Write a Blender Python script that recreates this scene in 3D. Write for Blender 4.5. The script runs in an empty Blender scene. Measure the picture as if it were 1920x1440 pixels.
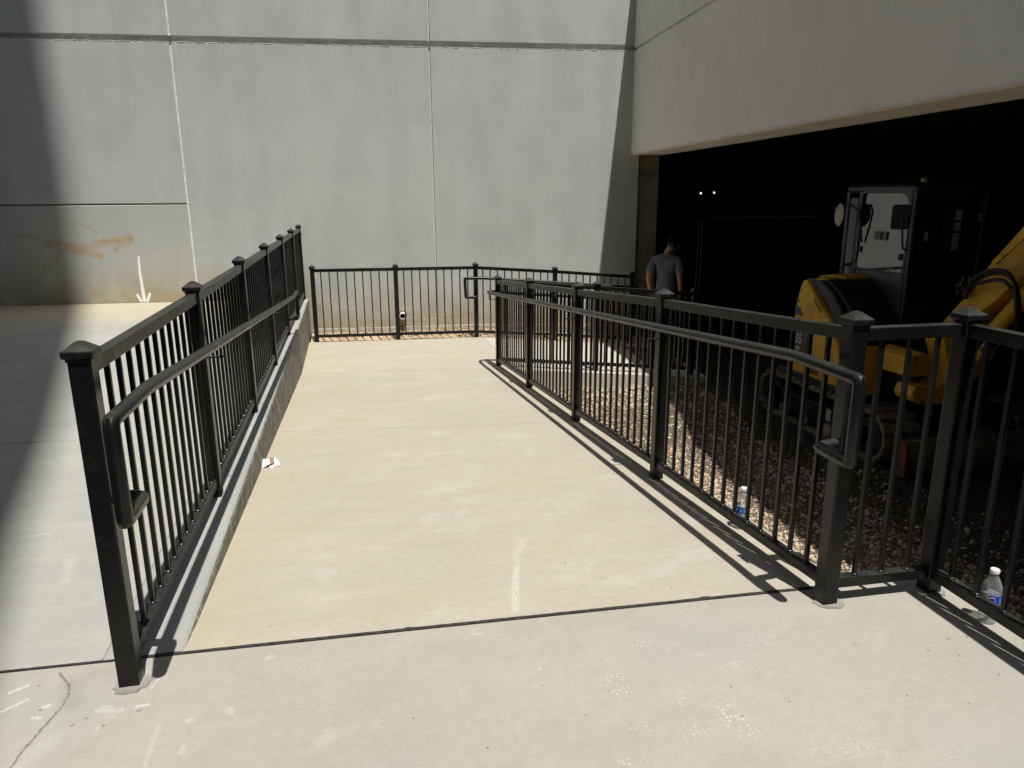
import bpy, bmesh, math, random
import numpy as np
from mathutils import Vector, Matrix
R = math.radians
random.seed(7); rng = np.random.default_rng(7)
scene = bpy.context.scene
C = scene.collection

# ------------------------------------------------------------------ camera
cam_d = bpy.data.cameras.new('camera'); cam = bpy.data.objects.new('camera', cam_d); C.objects.link(cam)
pitch, roll, yaw = R(14.374), R(-.351), R(12.0135)
cy, sy, cp, sp = math.cos(yaw), math.sin(yaw), math.cos(pitch), math.sin(pitch)
fwd = Vector((sy*cp, cy*cp, -sp)); rt = Vector((cy, -sy, 0)); up = rt.cross(fwd)
r2 = rt*math.cos(roll)+up*math.sin(roll); u2 = -rt*math.sin(roll)+up*math.cos(roll)
m = Matrix((r2, u2, -fwd)).transposed().to_4x4(); m.translation = Vector((0, 0, 1.55))
cam.matrix_world = m
cam_d.sensor_width = 36; cam_d.lens = 1377.44/1920*36; cam_d.clip_start = .05; cam_d.clip_end = 500
scene.camera = cam
scene.render.resolution_x, scene.render.resolution_y = 1024, 768

# ------------------------------------------------------------------ light
SUN = Vector((-.069, .375, -1)).normalized()
sd = bpy.data.lights.new('sun', 'SUN'); sd.energy = 5.0; sd.angle = R(.53); sd.color = (1, .98, .935)
so = bpy.data.objects.new('sun', sd); C.objects.link(so)
so.rotation_euler = SUN.to_track_quat('-Z', 'Y').to_euler(); so.location = (2, -8, 20)
w = bpy.data.worlds.new('World'); scene.world = w; w.use_nodes = True
nt = w.node_tree; bg = nt.nodes['Background']
sky = nt.nodes.new('ShaderNodeTexSky'); sky.sky_type = 'NISHITA'; sky.sun_disc = False
sky.sun_elevation = R(69.5); sky.sun_rotation = R(171); sky.altitude = 200; sky.dust_density = 1.5
hs = nt.nodes.new('ShaderNodeHueSaturation'); hs.inputs['Saturation'].default_value = .6; nt.links.new(sky.outputs[0], hs.inputs['Color']); nt.links.new(hs.outputs[0], bg.inputs[0]); bg.inputs[1].default_value = .062
vs = scene.view_settings; vs.view_transform = 'Standard'; vs.look = 'None'; vs.exposure = .12; vs.gamma = 1

# ------------------------------------------------------------------ node helpers
class NT:
    def __init__(s, name):
        s.m = bpy.data.materials.new(name); s.m.use_nodes = True; s.t = s.m.node_tree; s.t.nodes.clear()
        s.out = s.t.nodes.new('ShaderNodeOutputMaterial')
    def set(s, inp, v):
        if isinstance(v, bpy.types.NodeSocket): s.t.links.new(v, inp)
        elif v is not None:
            if isinstance(v, (tuple, list)) and len(v) == 3 and inp.type == 'RGBA': v = (*v, 1)
            inp.default_value = v
    def n(s, typ, ins={}, **kw):
        nd = s.t.nodes.new('ShaderNode'+typ)
        for k, v in kw.items(): setattr(nd, k, v)
        for k, v in ins.items(): s.set(nd.inputs[k], v)
        return nd
    def ma(s, op, a, b=None, c=None, clamp=False):
        nd = s.n('Math', {0: a}, operation=op, use_clamp=clamp)
        if b is not None: s.set(nd.inputs[1], b)
        if c is not None: s.set(nd.inputs[2], c)
        return nd.outputs[0]
    def vm(s, op, a, b=None, sc=None):
        nd = s.n('VectorMath', {0: a}, operation=op)
        if b is not None: s.set(nd.inputs[1], b)
        if sc is not None: s.set(nd.inputs['Scale'], sc)
        return nd.outputs['Value'] if op in ('DOT_PRODUCT', 'LENGTH', 'DISTANCE') else nd.outputs[0]
    def mix(s, f, a, b, mode='MIX'):
        nd = s.n('Mix', data_type='RGBA', blend_type=mode)
        s.set(nd.inputs[0], f); s.set(nd.inputs[6], a); s.set(nd.inputs[7], b); return nd.outputs[2]
    def mr(s, v, a, b, c=0., d=1., st=True):
        nd = s.n('MapRange', {0: v, 1: a, 2: b, 3: c, 4: d})
        if st: nd.interpolation_type = 'SMOOTHSTEP'
        return nd.outputs[0]
    def co(s, kind='Object'): return s.n('TexCoord').outputs[kind]
    def noise(s, v, sc, det=4, ro=.55, dist=0., col=False):
        nd = s.n('TexNoise', {'Vector': v, 'Scale': sc, 'Detail': det, 'Roughness': ro, 'Distortion': dist})
        return nd.outputs['Color' if col else 'Fac']
    def scale(s, v, xyz): return s.vm('MULTIPLY', v, xyz)
    def sep(s, v): return s.n('SeparateXYZ', {0: v}).outputs
    def bsdf(s, col, rough=.6, bump=None, bd=.01, bs=.5, **kw):
        b = s.n('BsdfPrincipled', {'Base Color': col, 'Roughness': rough})
        for k, v in kw.items(): s.set(b.inputs[k.replace('_', ' ')], v)
        if bump is not None:
            bn = s.n('Bump', {'Height': bump, 'Distance': bd, 'Strength': bs}); s.set(b.inputs['Normal'], bn.outputs[0])
        s.set(s.out.inputs[0], b.outputs[0]); return s.m
    def seg(s, p, a, b, wd, soft=.5):
        a = Vector((*a, 0)); b = Vector((*b, 0)); ba = b-a
        pa = s.vm('SUBTRACT', p, tuple(a))
        if ba.length < 1e-4: d = s.vm('LENGTH', pa)
        else:
            h = s.ma('MULTIPLY', s.vm('DOT_PRODUCT', pa, tuple(ba)), 1/ba.length_squared, clamp=True)
            d = s.vm('LENGTH', s.vm('SUBTRACT', pa, s.vm('SCALE', tuple(ba), sc=h)))
        return s.mr(d, wd*(1-soft), wd*(1+soft), 1., 0.)
    def marks(s, p, L):
        o = None
        for a, b, wd, st, soft in L:
            v = s.ma('MULTIPLY', s.seg(p, a, b, wd, soft), st)
            o = v if o is None else s.ma('MAXIMUM', o, v)
        return o

def flat2(M, p, fz=True):
    x, y, z = M.sep(p)[:3]
    return M.n('CombineXYZ', {0: x, 1: y if fz else z, 2: 0.}).outputs[0]

# ------------------------------------------------------------------ materials
def concrete(name, c1, c2, streak=(1, 1, 1), white=[], dark=[], boots=[], speck=.0, chips=0., rough=.85, extra=None, warm=None, bump=.35):
    M = NT(name); p = M.co()
    big = M.noise(p, .9, 5, .6); st = M.noise(M.scale(p, streak), 3.2, 5, .6, .4)
    fine = M.noise(p, 240, 2, .7); mid = M.noise(p, 28, 5, .65)
    f = M.mr(M.ma('ADD', M.ma('MULTIPLY', big, .55), M.ma('MULTIPLY', st, .45)), .38, .62)
    col = M.mix(f, c1, c2)
    if warm:
        wc, lo, hi = warm
        col = M.mix(M.ma('MULTIPLY', M.mr(M.noise(M.scale(p, streak), 1.7, 6, .62, .8), lo, hi), .75), col, wc)
    g = M.ma('ADD', M.ma('ADD', M.mr(fine, .25, .75, .84, 1.14, False), M.mr(M.noise(p, 95, 3, .7), .3, .7, -.05, .05, False)), M.mr(mid, .3, .7, -.05, .05, False))
    col = M.mix(1., col, M.n('CombineXYZ', {0: g, 1: g, 2: g}).outputs[0], 'MULTIPLY')
    if extra: col = extra(M, p, col)
    pd = M.vm('ADD', flat2(M, p), M.vm('SCALE', M.vm('SUBTRACT', M.noise(p, 45, 3, .6, col=True), (.5, .5, .5)), sc=.014))
    pd = flat2(M, pd)
    brk = M.mr(M.noise(p, 130, 3, .7), .36, .6)
    if white:
        col = M.mix(M.ma('MULTIPLY', M.marks(pd, white), brk), col, (.56, .55, .50))
    if boots:
        v = M.n('TexVoronoi', {'Vector': flat2(M, p), 'Scale': 62., 'Randomness': .45}, feature='F1').outputs['Distance']
        dots = M.mr(v, .28, .42, 1., 0.)
        rm = M.marks(pd, boots)
        br = M.mr(M.noise(p, 34, 2, .6), .42, .56)
        col = M.mix(M.ma('MULTIPLY', M.ma('MULTIPLY', dots, rm), br), col, (.50, .48, .425))
    if dark:
        col = M.mix(M.ma('MULTIPLY', M.marks(pd, dark), M.mr(M.noise(p, 90, 4, .7), .3, .55)), col, (.10, .095, .085))
    h = M.ma('ADD', M.ma('MULTIPLY', fine, .3), M.ma('MULTIPLY', mid, .6))
    if speck:
        v = M.n('TexVoronoi', {'Vector': p, 'Scale': 9., 'Randomness': 1.}, feature='F1').outputs['Distance']
        col = M.mix(M.ma('MULTIPLY', M.mr(v, .015*speck, .03*speck, 1., 0.), .75), col, (.09, .08, .07))
        v = M.n('TexVoronoi', {'Vector': p, 'Scale': 31., 'Randomness': 1.}, feature='F1').outputs['Distance']
        col = M.mix(M.ma('MULTIPLY', M.mr(v, .02*speck, .04*speck, 1., 0.), .45), col, (.14, .12, .10))
    if chips:  # small scattered dark chips, elongated
        q = M.scale(p, (1, .45, 1))
        v = M.n('TexVoronoi', {'Vector': M.vm('ADD', q, M.vm('SCALE', M.noise(p, 6, 2, .5, col=True), sc=.2)), 'Scale': 17., 'Randomness': 1.}, feature='F1').outputs['Distance']
        reg = M.mr(M.noise(p, 1.6, 3, .5), .45, .6)
        col = M.mix(M.ma('MULTIPLY', M.ma('MULTIPLY', M.mr(v, .05, .075, 1., 0.), reg), chips), col, (.16, .135, .11))
    return M.bsdf(col, rough, h, .004, bump, Specular_IOR_Level=.3)

WH = [((-1.167,2.356),(-1.127,2.383),.008,1,.5),((-1.155,2.257),(-1.101,2.304),.006,.9,.5),((-.859,2.199),(-.793,2.185),.012,.55,.8),
 ((-.857,2.219),(-.822,2.206),.006,.5,.8),((-.746,2.192),(-.714,2.195),.006,1,.5),((-.726,2.28),(-.707,2.346),.0035,.7,.5),
 ((-.658,2.086),(-.657,1.914),.008,.35,.8),((-.825,2.162),(-.798,2.158),.003,.7,.5),((-1.049,2.207),(-1.025,2.201),.006,.9,.6),
 ((-.841,2.103),(-.834,2.12),.003,.8,.5),((-1.029,2.255),(-1.02,2.257),.009,1,.6),((-.572,2.091),(-.57,2.091),.012,.6,.7),
 ((-.567,1.953),(-.565,1.975),.008,.5,.7),((.539,2.101),(.54,2.10),.006,.9,.5),((-.47,2.566),(-.46,2.57),.01,.5,.7),
 ((-.373,2.362),(-.36,2.37),.012,.45,.7),((.354,2.346),(.38,2.35),.006,.5,.7),((-.177,1.91),(-.15,1.93),.02,.3,.8),((-.46,2.115),(-.45,2.1),.012,.5,.7),
 ((-1.0,2.0),(-.955,2.09),.03,.30,.9)]
CR = [(-1.048,2.431),(-.993,2.353),(-.977,2.295),(-.98,2.231),(-.996,2.161),(-1.017,2.064),(-1.024,1.991),(-1.04,1.9)]
DK = [(CR[i],CR[i+1],.0045,.75,.6) for i in range(7)]+[((-.99,2.36),(-.95,2.25),.03,.22,.9),((-.95,2.40),(-.80,2.41),.03,.10,.9)]
for q in [(-1.091,2.372),(-1.041,2.242),(-.884,2.168),(-.918,2.144),(-.824,2.12),(-.733,2.171),(1.661,1.993),(1.887,1.904),(2.01,1.952)]:
    DK.append((q,(q[0]+.003,q[1]+.001),.0045,.7,.4))
for q in [(.3,1.78),(.62,1.85),(.524,2.015),(.1,1.95)]: DK.append((q,q,.004,.9,.4))
BT = [((1.065,1.70),(1.055,1.79),.045,1,.5),((.90,2.161),(.98,2.165),.02,.9,.5),((.765,1.92),(.76,1.99),.04,.7,.5),((.79,2.087),(.79,2.10),.02,.9,.5),
 ((.90,1.84),(.98,1.90),.022,.6,.5),((1.14,1.96),(1.21,1.98),.02,.7,.5),((1.30,2.088),(1.40,2.09),.04,.4,.6),((.749,1.774),(.80,1.76),.03,.5,.5),
 ((.907,1.69),(.93,1.72),.03,.6,.5),((.657,1.64),(.66,1.62),.025,1,.5),((1.08,2.06),(1.122,2.05),.02,.5,.5),((1.0,2.116),(1.07,2.116),.02,.35,.5),
 ((1.25,1.56),(1.40,1.53),.05,.45,.8),((1.5,1.42),(1.62,1.48),.05,.28,.8)]
def near_extra(M, p, col):
    # cooler grey cast in the near slab around lower middle and a damp cement smear by the corner post
    x, y, z = M.sep(p)[:3]
    f = M.ma('MULTIPLY', M.mr(M.noise(p, 1.1, 3, .5), .5, .66), .45)
    return M.mix(f, col, (.34, .342, .312))
mat_near = concrete('near_slab_concrete', (.385,.355,.295), (.345,.325,.276), (1,1.6,1), WH, DK, BT, .8, 0, extra=near_extra)
CH = [((.72,3.157),(.654,3.003),.02,.45,.7),((.654,3.003),(.632,2.879),.015,.4,.6),((.632,2.879),(.588,2.722),.014,.75,.5),((.588,2.722),(.536,2.475),.015,.7,.5)]
def ramp_extra(M, p, col):
    x, y, z = M.sep(p)[:3]
    # clay-coloured silt along the curb and broad sandy bands
    edge = M.mr(M.ma('ADD', x, M.ma('MULTIPLY', M.noise(p, 2.5, 3, .6), .25)), -.60, -.25, 1., 0.)
    col = M.mix(M.ma('MULTIPLY', edge, .5), col, (.42, .352, .238))
    col = M.mix(M.ma('MULTIPLY', M.mr(M.noise(M.scale(p, (1,2.2,1)), 1.3, 4, .6), .52, .68), .5), col, (.415, .36, .258))
    bl_ = M.noise(M.scale(p, (1,1.5,1)), 2.4, 6, .68, .6)
    col = M.mix(M.ma('MULTIPLY', M.mr(bl_, .48, .66), .34), col, (.39, .33, .225))
    col = M.mix(M.ma('MULTIPLY', M.mr(bl_, .46, .36), .4), col, (.47, .45, .39))
    # trowel joint mid-ramp
    yy = M.ma('ADD', M.ma('ADD', y, M.ma('MULTIPLY', x, .165)), M.ma('MULTIPLY', M.noise(p, 14, 2, .5), .02))
    j = M.mr(M.ma('ABSOLUTE', M.ma('SUBTRACT', yy, 5.84)), .004, .018, 1., 0.)
    br = M.noise(M.scale(p, (.12, 9, 1)), 9, 4, .6, .3)
    col = M.mix(M.ma('MULTIPLY', M.mr(br, .5, .7), .08), col, (.33, .30, .235))
    col = M.mix(M.ma('MULTIPLY', M.mr(br, .5, .34), .08), col, (.52, .47, .38))
    col = M.mix(M.ma('MULTIPLY', M.mr(M.noise(p, 3.2, 6, .72), .55, .66), .3), col, (.37,.355,.32))
    return M.mix(M.ma('MULTIPLY', j, .35), col, (.25, .21, .15))
mat_ramp = concrete('ramp_concrete', (.435,.396,.316), (.40,.368,.300), (.8,2.2,1), CH, [], [], .8, .95, extra=ramp_extra, warm=((.425,.375,.28), .5, .68))
def left_extra(M, p, col):
    x, y, z = M.sep(p)[:3]
    f = M.mr(M.ma('ADD', y, M.ma('MULTIPLY', M.noise(p, 1.3, 4, .6), 1.6)), 10.2, 12.2)
    col = M.mix(M.ma('MULTIPLY', f, .8), col, (.47, .415, .29))
    # dried water lines near the wall
    st = M.mr(M.noise(M.scale(p, (.35, 5, 1)), 2.6, 5, .62, 1.2), .56, .66)
    return M.mix(M.ma('MULTIPLY', M.ma('MULTIPLY', st, M.mr(y, 8.5, 11.)), .55), col, (.27, .23, .16))
mat_left = concrete('left_slab_concrete', (.385,.38,.335), (.345,.34,.305), (.6,2.4,1), [((-1.6,3.6),(-1.5,3.62),.012,.5,.7),((-1.4,4.2),(-1.2,4.24),.015,.4,.8),((-1.3,3.3),(-1.25,3.1),.02,.35,.8)], [], [], .8, 0, extra=left_extra)
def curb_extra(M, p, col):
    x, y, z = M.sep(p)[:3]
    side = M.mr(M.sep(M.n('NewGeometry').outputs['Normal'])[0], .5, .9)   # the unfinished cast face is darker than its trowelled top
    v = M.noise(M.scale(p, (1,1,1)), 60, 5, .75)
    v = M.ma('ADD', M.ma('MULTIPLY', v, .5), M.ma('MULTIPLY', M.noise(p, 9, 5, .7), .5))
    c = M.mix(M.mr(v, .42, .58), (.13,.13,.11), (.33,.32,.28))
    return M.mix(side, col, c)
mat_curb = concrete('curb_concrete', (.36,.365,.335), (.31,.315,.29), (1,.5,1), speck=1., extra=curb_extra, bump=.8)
mat_edge = concrete('slab_edge_concrete', (.42,.415,.38), (.36,.355,.33), speck=.6)
mat_walk = concrete('lower_ramp_concrete', (.50,.465,.39), (.46,.43,.36), (1,3,1), speck=.4)

def wall_mat():
    M = NT('precast_concrete'); p = M.co()
    x, y, z = M.sep(p)[:3]
    ix = M.n('ObjectInfo').outputs['Random']
    a = M.noise(p, .7, 5, .6); st = M.noise(M.scale(p, (2.2, 2, .5)), 1.1, 5, .55)
    pan = M.mix(M.mr(M.ma('ADD', M.ma('MULTIPLY', a, .5), M.ma('MULTIPLY', st, .5)), .38, .63), (.462,.477,.462), (.400,.418,.406))
    col = M.mix(M.ma('MULTIPLY', M.mr(M.noise(p, 2.2, 6, .7), .48, .7), .45), pan, (.515,.53,.50))
    low = M.ma('MULTIPLY', M.mr(x, .33, .34, 1., 0.), M.mr(z, 1.455, 1.465, 1., 0.))
    col = M.mix(M.ma('MULTIPLY', low, .55), col, (.40,.395,.36))
    col = M.mix(M.ma('MULTIPLY', M.mr(M.noise(p, 5.5, 6, .75), .50, .66), .30), col, (.38,.41,.40))
    # water runs from the horizontal joint
    run = M.ma('MULTIPLY', M.mr(M.noise(M.scale(p, (9, 9, .22)), 1.6, 4, .6), .56, .72), M.mr(z, 2.9, 3.7))
    col = M.mix(M.ma('MULTIPLY', run, .30), col, (.33,.345,.33))
    # soil splash on the lower wall, much higher on the part beside the landing
    base = M.mr(x, 1.9, 2.3, 0., -.45)
    hh = M.ma('ADD', M.ma('SUBTRACT', z, base), M.ma('MULTIPLY', M.ma('SUBTRACT', M.noise(p, 2.0, 6, .65), .5), .9))
    s1 = M.mr(hh, .0, .72, 1., 0.)
    col = M.mix(M.ma('MULTIPLY', s1, .85), col, (.35,.31,.225))
    s0 = M.mr(hh, -.1, .16, 1., 0.)
    col = M.mix(M.ma('MULTIPLY', s0, .6), col, (.36,.27,.165))
    up_ = M.mr(hh, .4, 1.5, 1., 0.)
    col = M.mix(M.ma('MULTIPLY', M.ma('MULTIPLY', up_, M.mr(M.noise(p, 3.1, 5, .6), .45, .7)), .4), col, (.53,.50,.38))
    px = M.n('CombineXYZ', {0: x, 1: z, 2: 0.}).outputs[0]
    wob = M.vm('SCALE', M.vm('SUBTRACT', M.noise(p, 9, 4, .6, col=True), (.5,.5,.5)), sc=.16)
    pw = flat2(M, M.vm('ADD', px, wob))
    rust = [((-1.695,.919),(-1.478,.893),.05,.8,.8),((-1.66,.90),(-1.30,.80),.055,.8,.8),((-1.478,.893),(-1.02,.714),.05,.9,.7),((-1.25,.82),(-1.03,.85),.06,.6,.8),
            ((-1.03,.91),(-.60,.942),.045,1,.8),((-.62,.95),(-.55,.96),.06,.9,.8),((-.784,.789),(-.596,.93),.035,.8,.8),((-1.5,.78),(-1.786,.569),.05,.6,.9),
            ((-1.36,1.2),(-1.215,1.184),.012,.7,.8),((-1.215,1.184),(-.972,1.065),.012,.8,.8),((-2.085,.77),(-1.979,.51),.02,.5,.9),((-2.114,1.04),(-1.799,.959),.035,.6,.9),
            ((-1.172,.158),(-1.16,.12),.05,.7,.9),((-.144,.094),(.05,.12),.05,.5,.9),((-.7,.13),(-.5,.02),.08,.3,.9),((-.35,.12),(.2,.05),.07,.35,.9)]
    rk = M.ma('MULTIPLY', M.marks(pw, rust), M.mr(M.noise(M.scale(p, (1,1,2.2)), 5, 5, .7), .22, .56))
    col = M.mix(M.ma('MULTIPLY', rk, .95), col, (.43,.29,.15))
    # pale abrasion patches by the back fence
    sc = [((2.2,-.02),(2.9,-.2),.10,.7,.9),((3.6,-.45),(4.3,-.40),.12,.7,.9),((3.9,-.2),(4.0,-.3),.08,.5,.9),((2.35,.02),(2.6,.02),.03,.8,.9)]
    sk = M.ma('MULTIPLY', M.marks(pw, sc), M.mr(M.noise(p, 26, 4, .75), .53, .62))
    col = M.mix(M.ma('MULTIPLY', sk, .8), col, (.76,.73,.64))
    arr = [((-.457,.688),(-.469,.465),.017,1,.35),((-.469,.465),(-.461,.223),.021,1,.35),((-.461,.223),(-.452,.03),.024,1,.35),((-.546,.115),(-.500,.02),.019,1,.35),((-.367,.131),(-.410,.02),.019,1,.35)]
    px2 = flat2(M, M.vm('ADD', px, M.vm('SCALE', M.vm('SUBTRACT', M.noise(p, 30, 2, .5, col=True), (.5,.5,.5)), sc=.008)))
    col = M.mix(M.ma('MULTIPLY', M.marks(px2, arr), .93), col, (.90,.91,.88))
    vz = M.n('TexVoronoi', {'Vector': p, 'Scale': 2.3, 'Randomness': 1.}, feature='F1').outputs['Distance']
    col = M.mix(M.ma('MULTIPLY', M.mr(vz, .012, .022, 1., 0.), .8), col, (.10,.10,.09))
    vz = M.n('TexVoronoi', {'Vector': M.scale(p, (1,1,.5)), 'Scale': 5.3, 'Randomness': 1.}, feature='F1').outputs['Distance']
    col = M.mix(M.ma('MULTIPLY', M.mr(vz, .012, .022, 1., 0.), .4), col, (.16,.16,.15))
    g = M.mr(M.ma('ADD', M.ma('MULTIPLY', M.noise(p, 190, 2, .7), .5), M.ma('MULTIPLY', M.noise(p, 60, 4, .7), .5)), .3, .7, .86, 1.12, False)
    col = M.mix(1., col, M.n('CombineXYZ', {0: g, 1: g, 2: g}).outputs[0], 'MULTIPLY')
    h = M.ma('ADD', M.ma('MULTIPLY', M.noise(p, 3, 4, .5), 1.), M.ma('MULTIPLY', M.noise(p, 120, 3, .6), .12))
    return M.bsdf(col, .62, h, .004, .35, Specular_IOR_Level=.4)
mat_wall = wall_mat()
def stucco():
    M = NT('fascia_concrete'); p = M.co()
    f = M.mr(M.ma('ADD', M.ma('MULTIPLY', M.noise(p, .6, 4, .6), .5), M.ma('MULTIPLY', M.noise(M.scale(p, (1, 2, 1)), 1.3, 5, .6), .5)), .38, .62)
    col = M.mix(f, (.71,.695,.645), (.66,.645,.60))
    x, y, z = M.sep(p)[:3]
    drip = M.ma('MULTIPLY', M.mr(M.noise(M.scale(p, (1, 5, .25)), 1.4, 5, .65), .55, .72), M.mr(z, 2.2, 3.6))
    col = M.mix(M.ma('MULTIPLY', drip, .3), col, (.42,.41,.38))
    col = M.mix(M.ma('MULTIPLY', M.mr(M.noise(p, 3.5, 6, .7), .52, .68), .25), col, (.50,.48,.43))
    low_ = M.mr(M.ma('ADD', z, M.ma('MULTIPLY', M.noise(p, 5, 4, .6), .08)), 2.20, 2.26, 1., 0.)
    col = M.mix(M.ma('MULTIPLY', low_, .5), col, (.52,.46,.36))
    g = M.mr(M.noise(p, 150, 3, .7), .25, .75, .84, 1.12, False)
    col = M.mix(1., col, M.n('CombineXYZ', {0: g, 1: g, 2: g}).outputs[0], 'MULTIPLY')
    h = M.ma('ADD', M.noise(p, 60, 4, .7), M.ma('MULTIPLY', M.noise(M.scale(p, (1, 6, .8)), 9, 3, .6), .8))
    return M.bsdf(col, .85, h, .006, .6)
mat_fascia = stucco()
def simple(name, col, rough=.5, var=.25, vs_=8., bump=0., bsc=40, **kw):
    M = NT(name); p = M.co()
    f = M.mr(M.noise(p, vs_, 5, .6), .3, .7, 1-var, 1+var, False)
    c = M.mix(1., col, M.n('CombineXYZ', {0: f, 1: f, 2: f}).outputs[0], 'MULTIPLY')
    rg = M.mr(M.noise(p, vs_*2.3, 3, .5), .3, .7, max(.02, rough-.08), min(1, rough+.08), False)
    return M.bsdf(c, rg, M.noise(p, bsc, 3, .6) if bump else None, .003, bump, **kw)
mat_soffit = simple('soffit_concrete', (.66,.60,.50), .85, .10, 2., .3)
def coat():
    M = NT('black_powder_coat'); p = M.co()
    nz = M.sep(M.n('NewGeometry').outputs['Normal'])[2]
    n1 = M.noise(p, 14, 5, .65)
    dust = M.ma('MULTIPLY', M.mr(nz, .3, .95), M.mr(n1, .3, .7, .35, 1.))
    sm = M.ma('MULTIPLY', M.mr(M.noise(p, 4.5, 6, .7), .54, .66), .22)
    col = M.mix(M.ma('ADD', M.ma('MULTIPLY', dust, .55), sm), (.0065,.0068,.007), (.062,.058,.050))
    rg = M.ma('ADD', M.mr(M.noise(p, 7, 4, .6), .3, .7, .22, .36, False), M.ma('MULTIPLY', dust, .2))
    return M.bsdf(col, rg, M.noise(p, 170, 3, .6), .003, .07, Specular_IOR_Level=.27)
mat_fence = coat()
mat_weld = simple('glossy_weld', (.02,.02,.02), .1, .2)
mat_caulk_w = simple('pale_caulk', (.70,.71,.68), .8, .25, 14, .4)
mat_caulk_g = simple('grey_caulk', (.56,.57,.55), .8, .25, 10, .4)
mat_grout = concrete('grout', (.34,.325,.29), (.20,.19,.17), speck=1.2, bump=1.)
mat_joint = simple('joint_filler', (.030,.029,.028), .95, .7, 40, 1., 90)
mat_dark = simple('shade_dark_concrete', (.018,.018,.017), .95, .3, 2.)  # near-black base colour stands in for deep shade inside the garage
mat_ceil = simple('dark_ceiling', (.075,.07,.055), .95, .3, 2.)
mat_column = simple('column_concrete', (.20,.17,.095), .85, .25, 2.5, .3)
def tact():
    M = NT('tactile_red'); p = M.co(); v = M.n('TexVoronoi', {'Vector': p, 'Scale': 17., 'Randomness': 0.}, feature='F1').outputs['Distance']
    c = M.mix(M.mr(M.noise(p, 6, 4, .6), .3, .7), (.17,.035,.038), (.11,.03,.03))
    return M.bsdf(c, .7, M.mr(v, .2, .45, 1., 0.), .006, 1.)
mat_tactile = tact()
mat_tower = simple('tower_concrete', (.10,.10,.10), .8, .2, .3)
def gravel_mat(nm, k=1.):
    M = NT(nm); p = M.co()
    v = M.n('TexVoronoi', {'Vector': p, 'Scale': 34., 'Randomness': 1.}, feature='F1')
    col = M.n('ValToRGB', {0: M.sep(v.outputs['Color'])[0]}).outputs[0]
    rn = [n_ for n_ in M.t.nodes if n_.type == 'VALTORGB'][-1].color_ramp
    rn.elements[0].color = (.13*k,.10*k,.075*k,1); rn.elements[1].color = (.40*k,.33*k,.26*k,1)
    e = rn.elements.new(.5); e.color = (.25*k,.18*k,.125*k,1)
    shade_dk = M.mr(M.ma('ADD', M.sep(p)[0], M.ma('MULTIPLY', M.noise(p, 1.1, 4, .6), 1.4)), 4.0, 5.6, 1., .42)  # darker dirt under the building, with its deep shade put into the colour
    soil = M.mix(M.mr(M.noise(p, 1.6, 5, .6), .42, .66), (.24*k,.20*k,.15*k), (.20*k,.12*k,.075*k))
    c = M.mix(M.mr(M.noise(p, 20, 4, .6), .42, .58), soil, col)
    c = M.mix(1., c, M.n('CombineXYZ', {0: shade_dk, 1: shade_dk, 2: shade_dk}).outputs[0], 'MULTIPLY')
    h = M.ma('ADD', M.ma('MULTIPLY', v.outputs['Distance'], -1.6), M.noise(p, 40, 5, .7))
    return M.bsdf(c, .95, h, .03, 1., Specular_IOR_Level=.15)
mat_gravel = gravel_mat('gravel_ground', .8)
def stone_mat(nm, lo, md, hi):
    M = NT(nm); p = M.co()
    v = M.n('Attribute', attribute_name='shade').outputs['Fac']
    r = M.n('ValToRGB', {0: v}); e = r.color_ramp.elements
    e[0].color = (*lo, 1); e[1].color = (*hi, 1); x = e.new(.5); x.color = (*md, 1)
    c = M.mix(M.mr(M.noise(p, 70, 3, .6), .35, .65, 0, .35), r.outputs[0], (.30,.24,.18))
    return M.bsdf(c, .9, M.noise(p, 150, 3, .7), .003, .6, Specular_IOR_Level=.2)
mat_stone = stone_mat('crushed_stone', (.27,.18,.11), (.48,.37,.25), (.72,.62,.47))
mat_stone2 = stone_mat('pale_rubble', (.22,.16,.11), (.42,.32,.23), (.55,.48,.38))
def yellow():
    M = NT('yellow_paint'); p = M.co()
    c = M.mix(M.mr(M.noise(p, 2.2, 5, .6), .4, .65), (.66,.38,.02), (.54,.29,.022))
    c = M.mix(M.ma('MULTIPLY', M.mr(M.noise(p, 11, 6, .75), .56, .66), .8), c, (.10,.06,.025))
    return M.bsdf(c, M.mr(M.noise(p, 6, 3, .5), .3, .7, .35, .6, False), None, Specular_IOR_Level=.4)
mat_yel = yellow()
mat_blk = simple('machine_black', (.012,.014,.015), .5, .4, 5, .1)
mat_hood = simple('hood_dark_grey', (.022,.028,.030), .55, .3, 4, .1)
mat_frame = simple('cab_frame_paint', (.022,.032,.033), .35, .3, 4)
mat_track = simple('dusty_rubber', (.19,.15,.105), .95, .6, 7, .8)
mat_steel = simple('dirty_steel', (.24,.20,.145), .7, .6, 6, .5)
mat_rust = simple('orange_worn_steel', (.20,.085,.035), .8, .5, 8, .5)
mat_chrome = simple('bright_metal', (.5,.48,.44), .25, .2, 8, Metallic=1.)
mat_white = simple('white_plastic', (.72,.71,.66), .5, .1)
mat_bone = simple('mirror_back', (.40,.38,.29), .6, .2)
mat_label = simple('sticker_white', (.42,.41,.36), .6, .15, 30)
mat_txt = simple('decal_white', (.50,.49,.46), .6, .05)
mat_txtb = simple('decal_black', (.01,.01,.01), .6, .05)
mat_hose = simple('rubber_hose', (.010,.010,.010), .6, .2)
def glass(name, tint, ior, rough=.02):
    M = NT(name); p = M.co()
    return M.bsdf(tint, M.mr(M.noise(p, 5, 4, .6), .3, .7, rough, rough+.03, False), None, IOR=ior, Specular_IOR_Level=.5)
mat_glass = glass('cab_glass', (.006,.010,.009), 2.35)
mat_glass2 = glass('cab_tinted_glass', (.004,.012,.010), 1.6)
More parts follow.
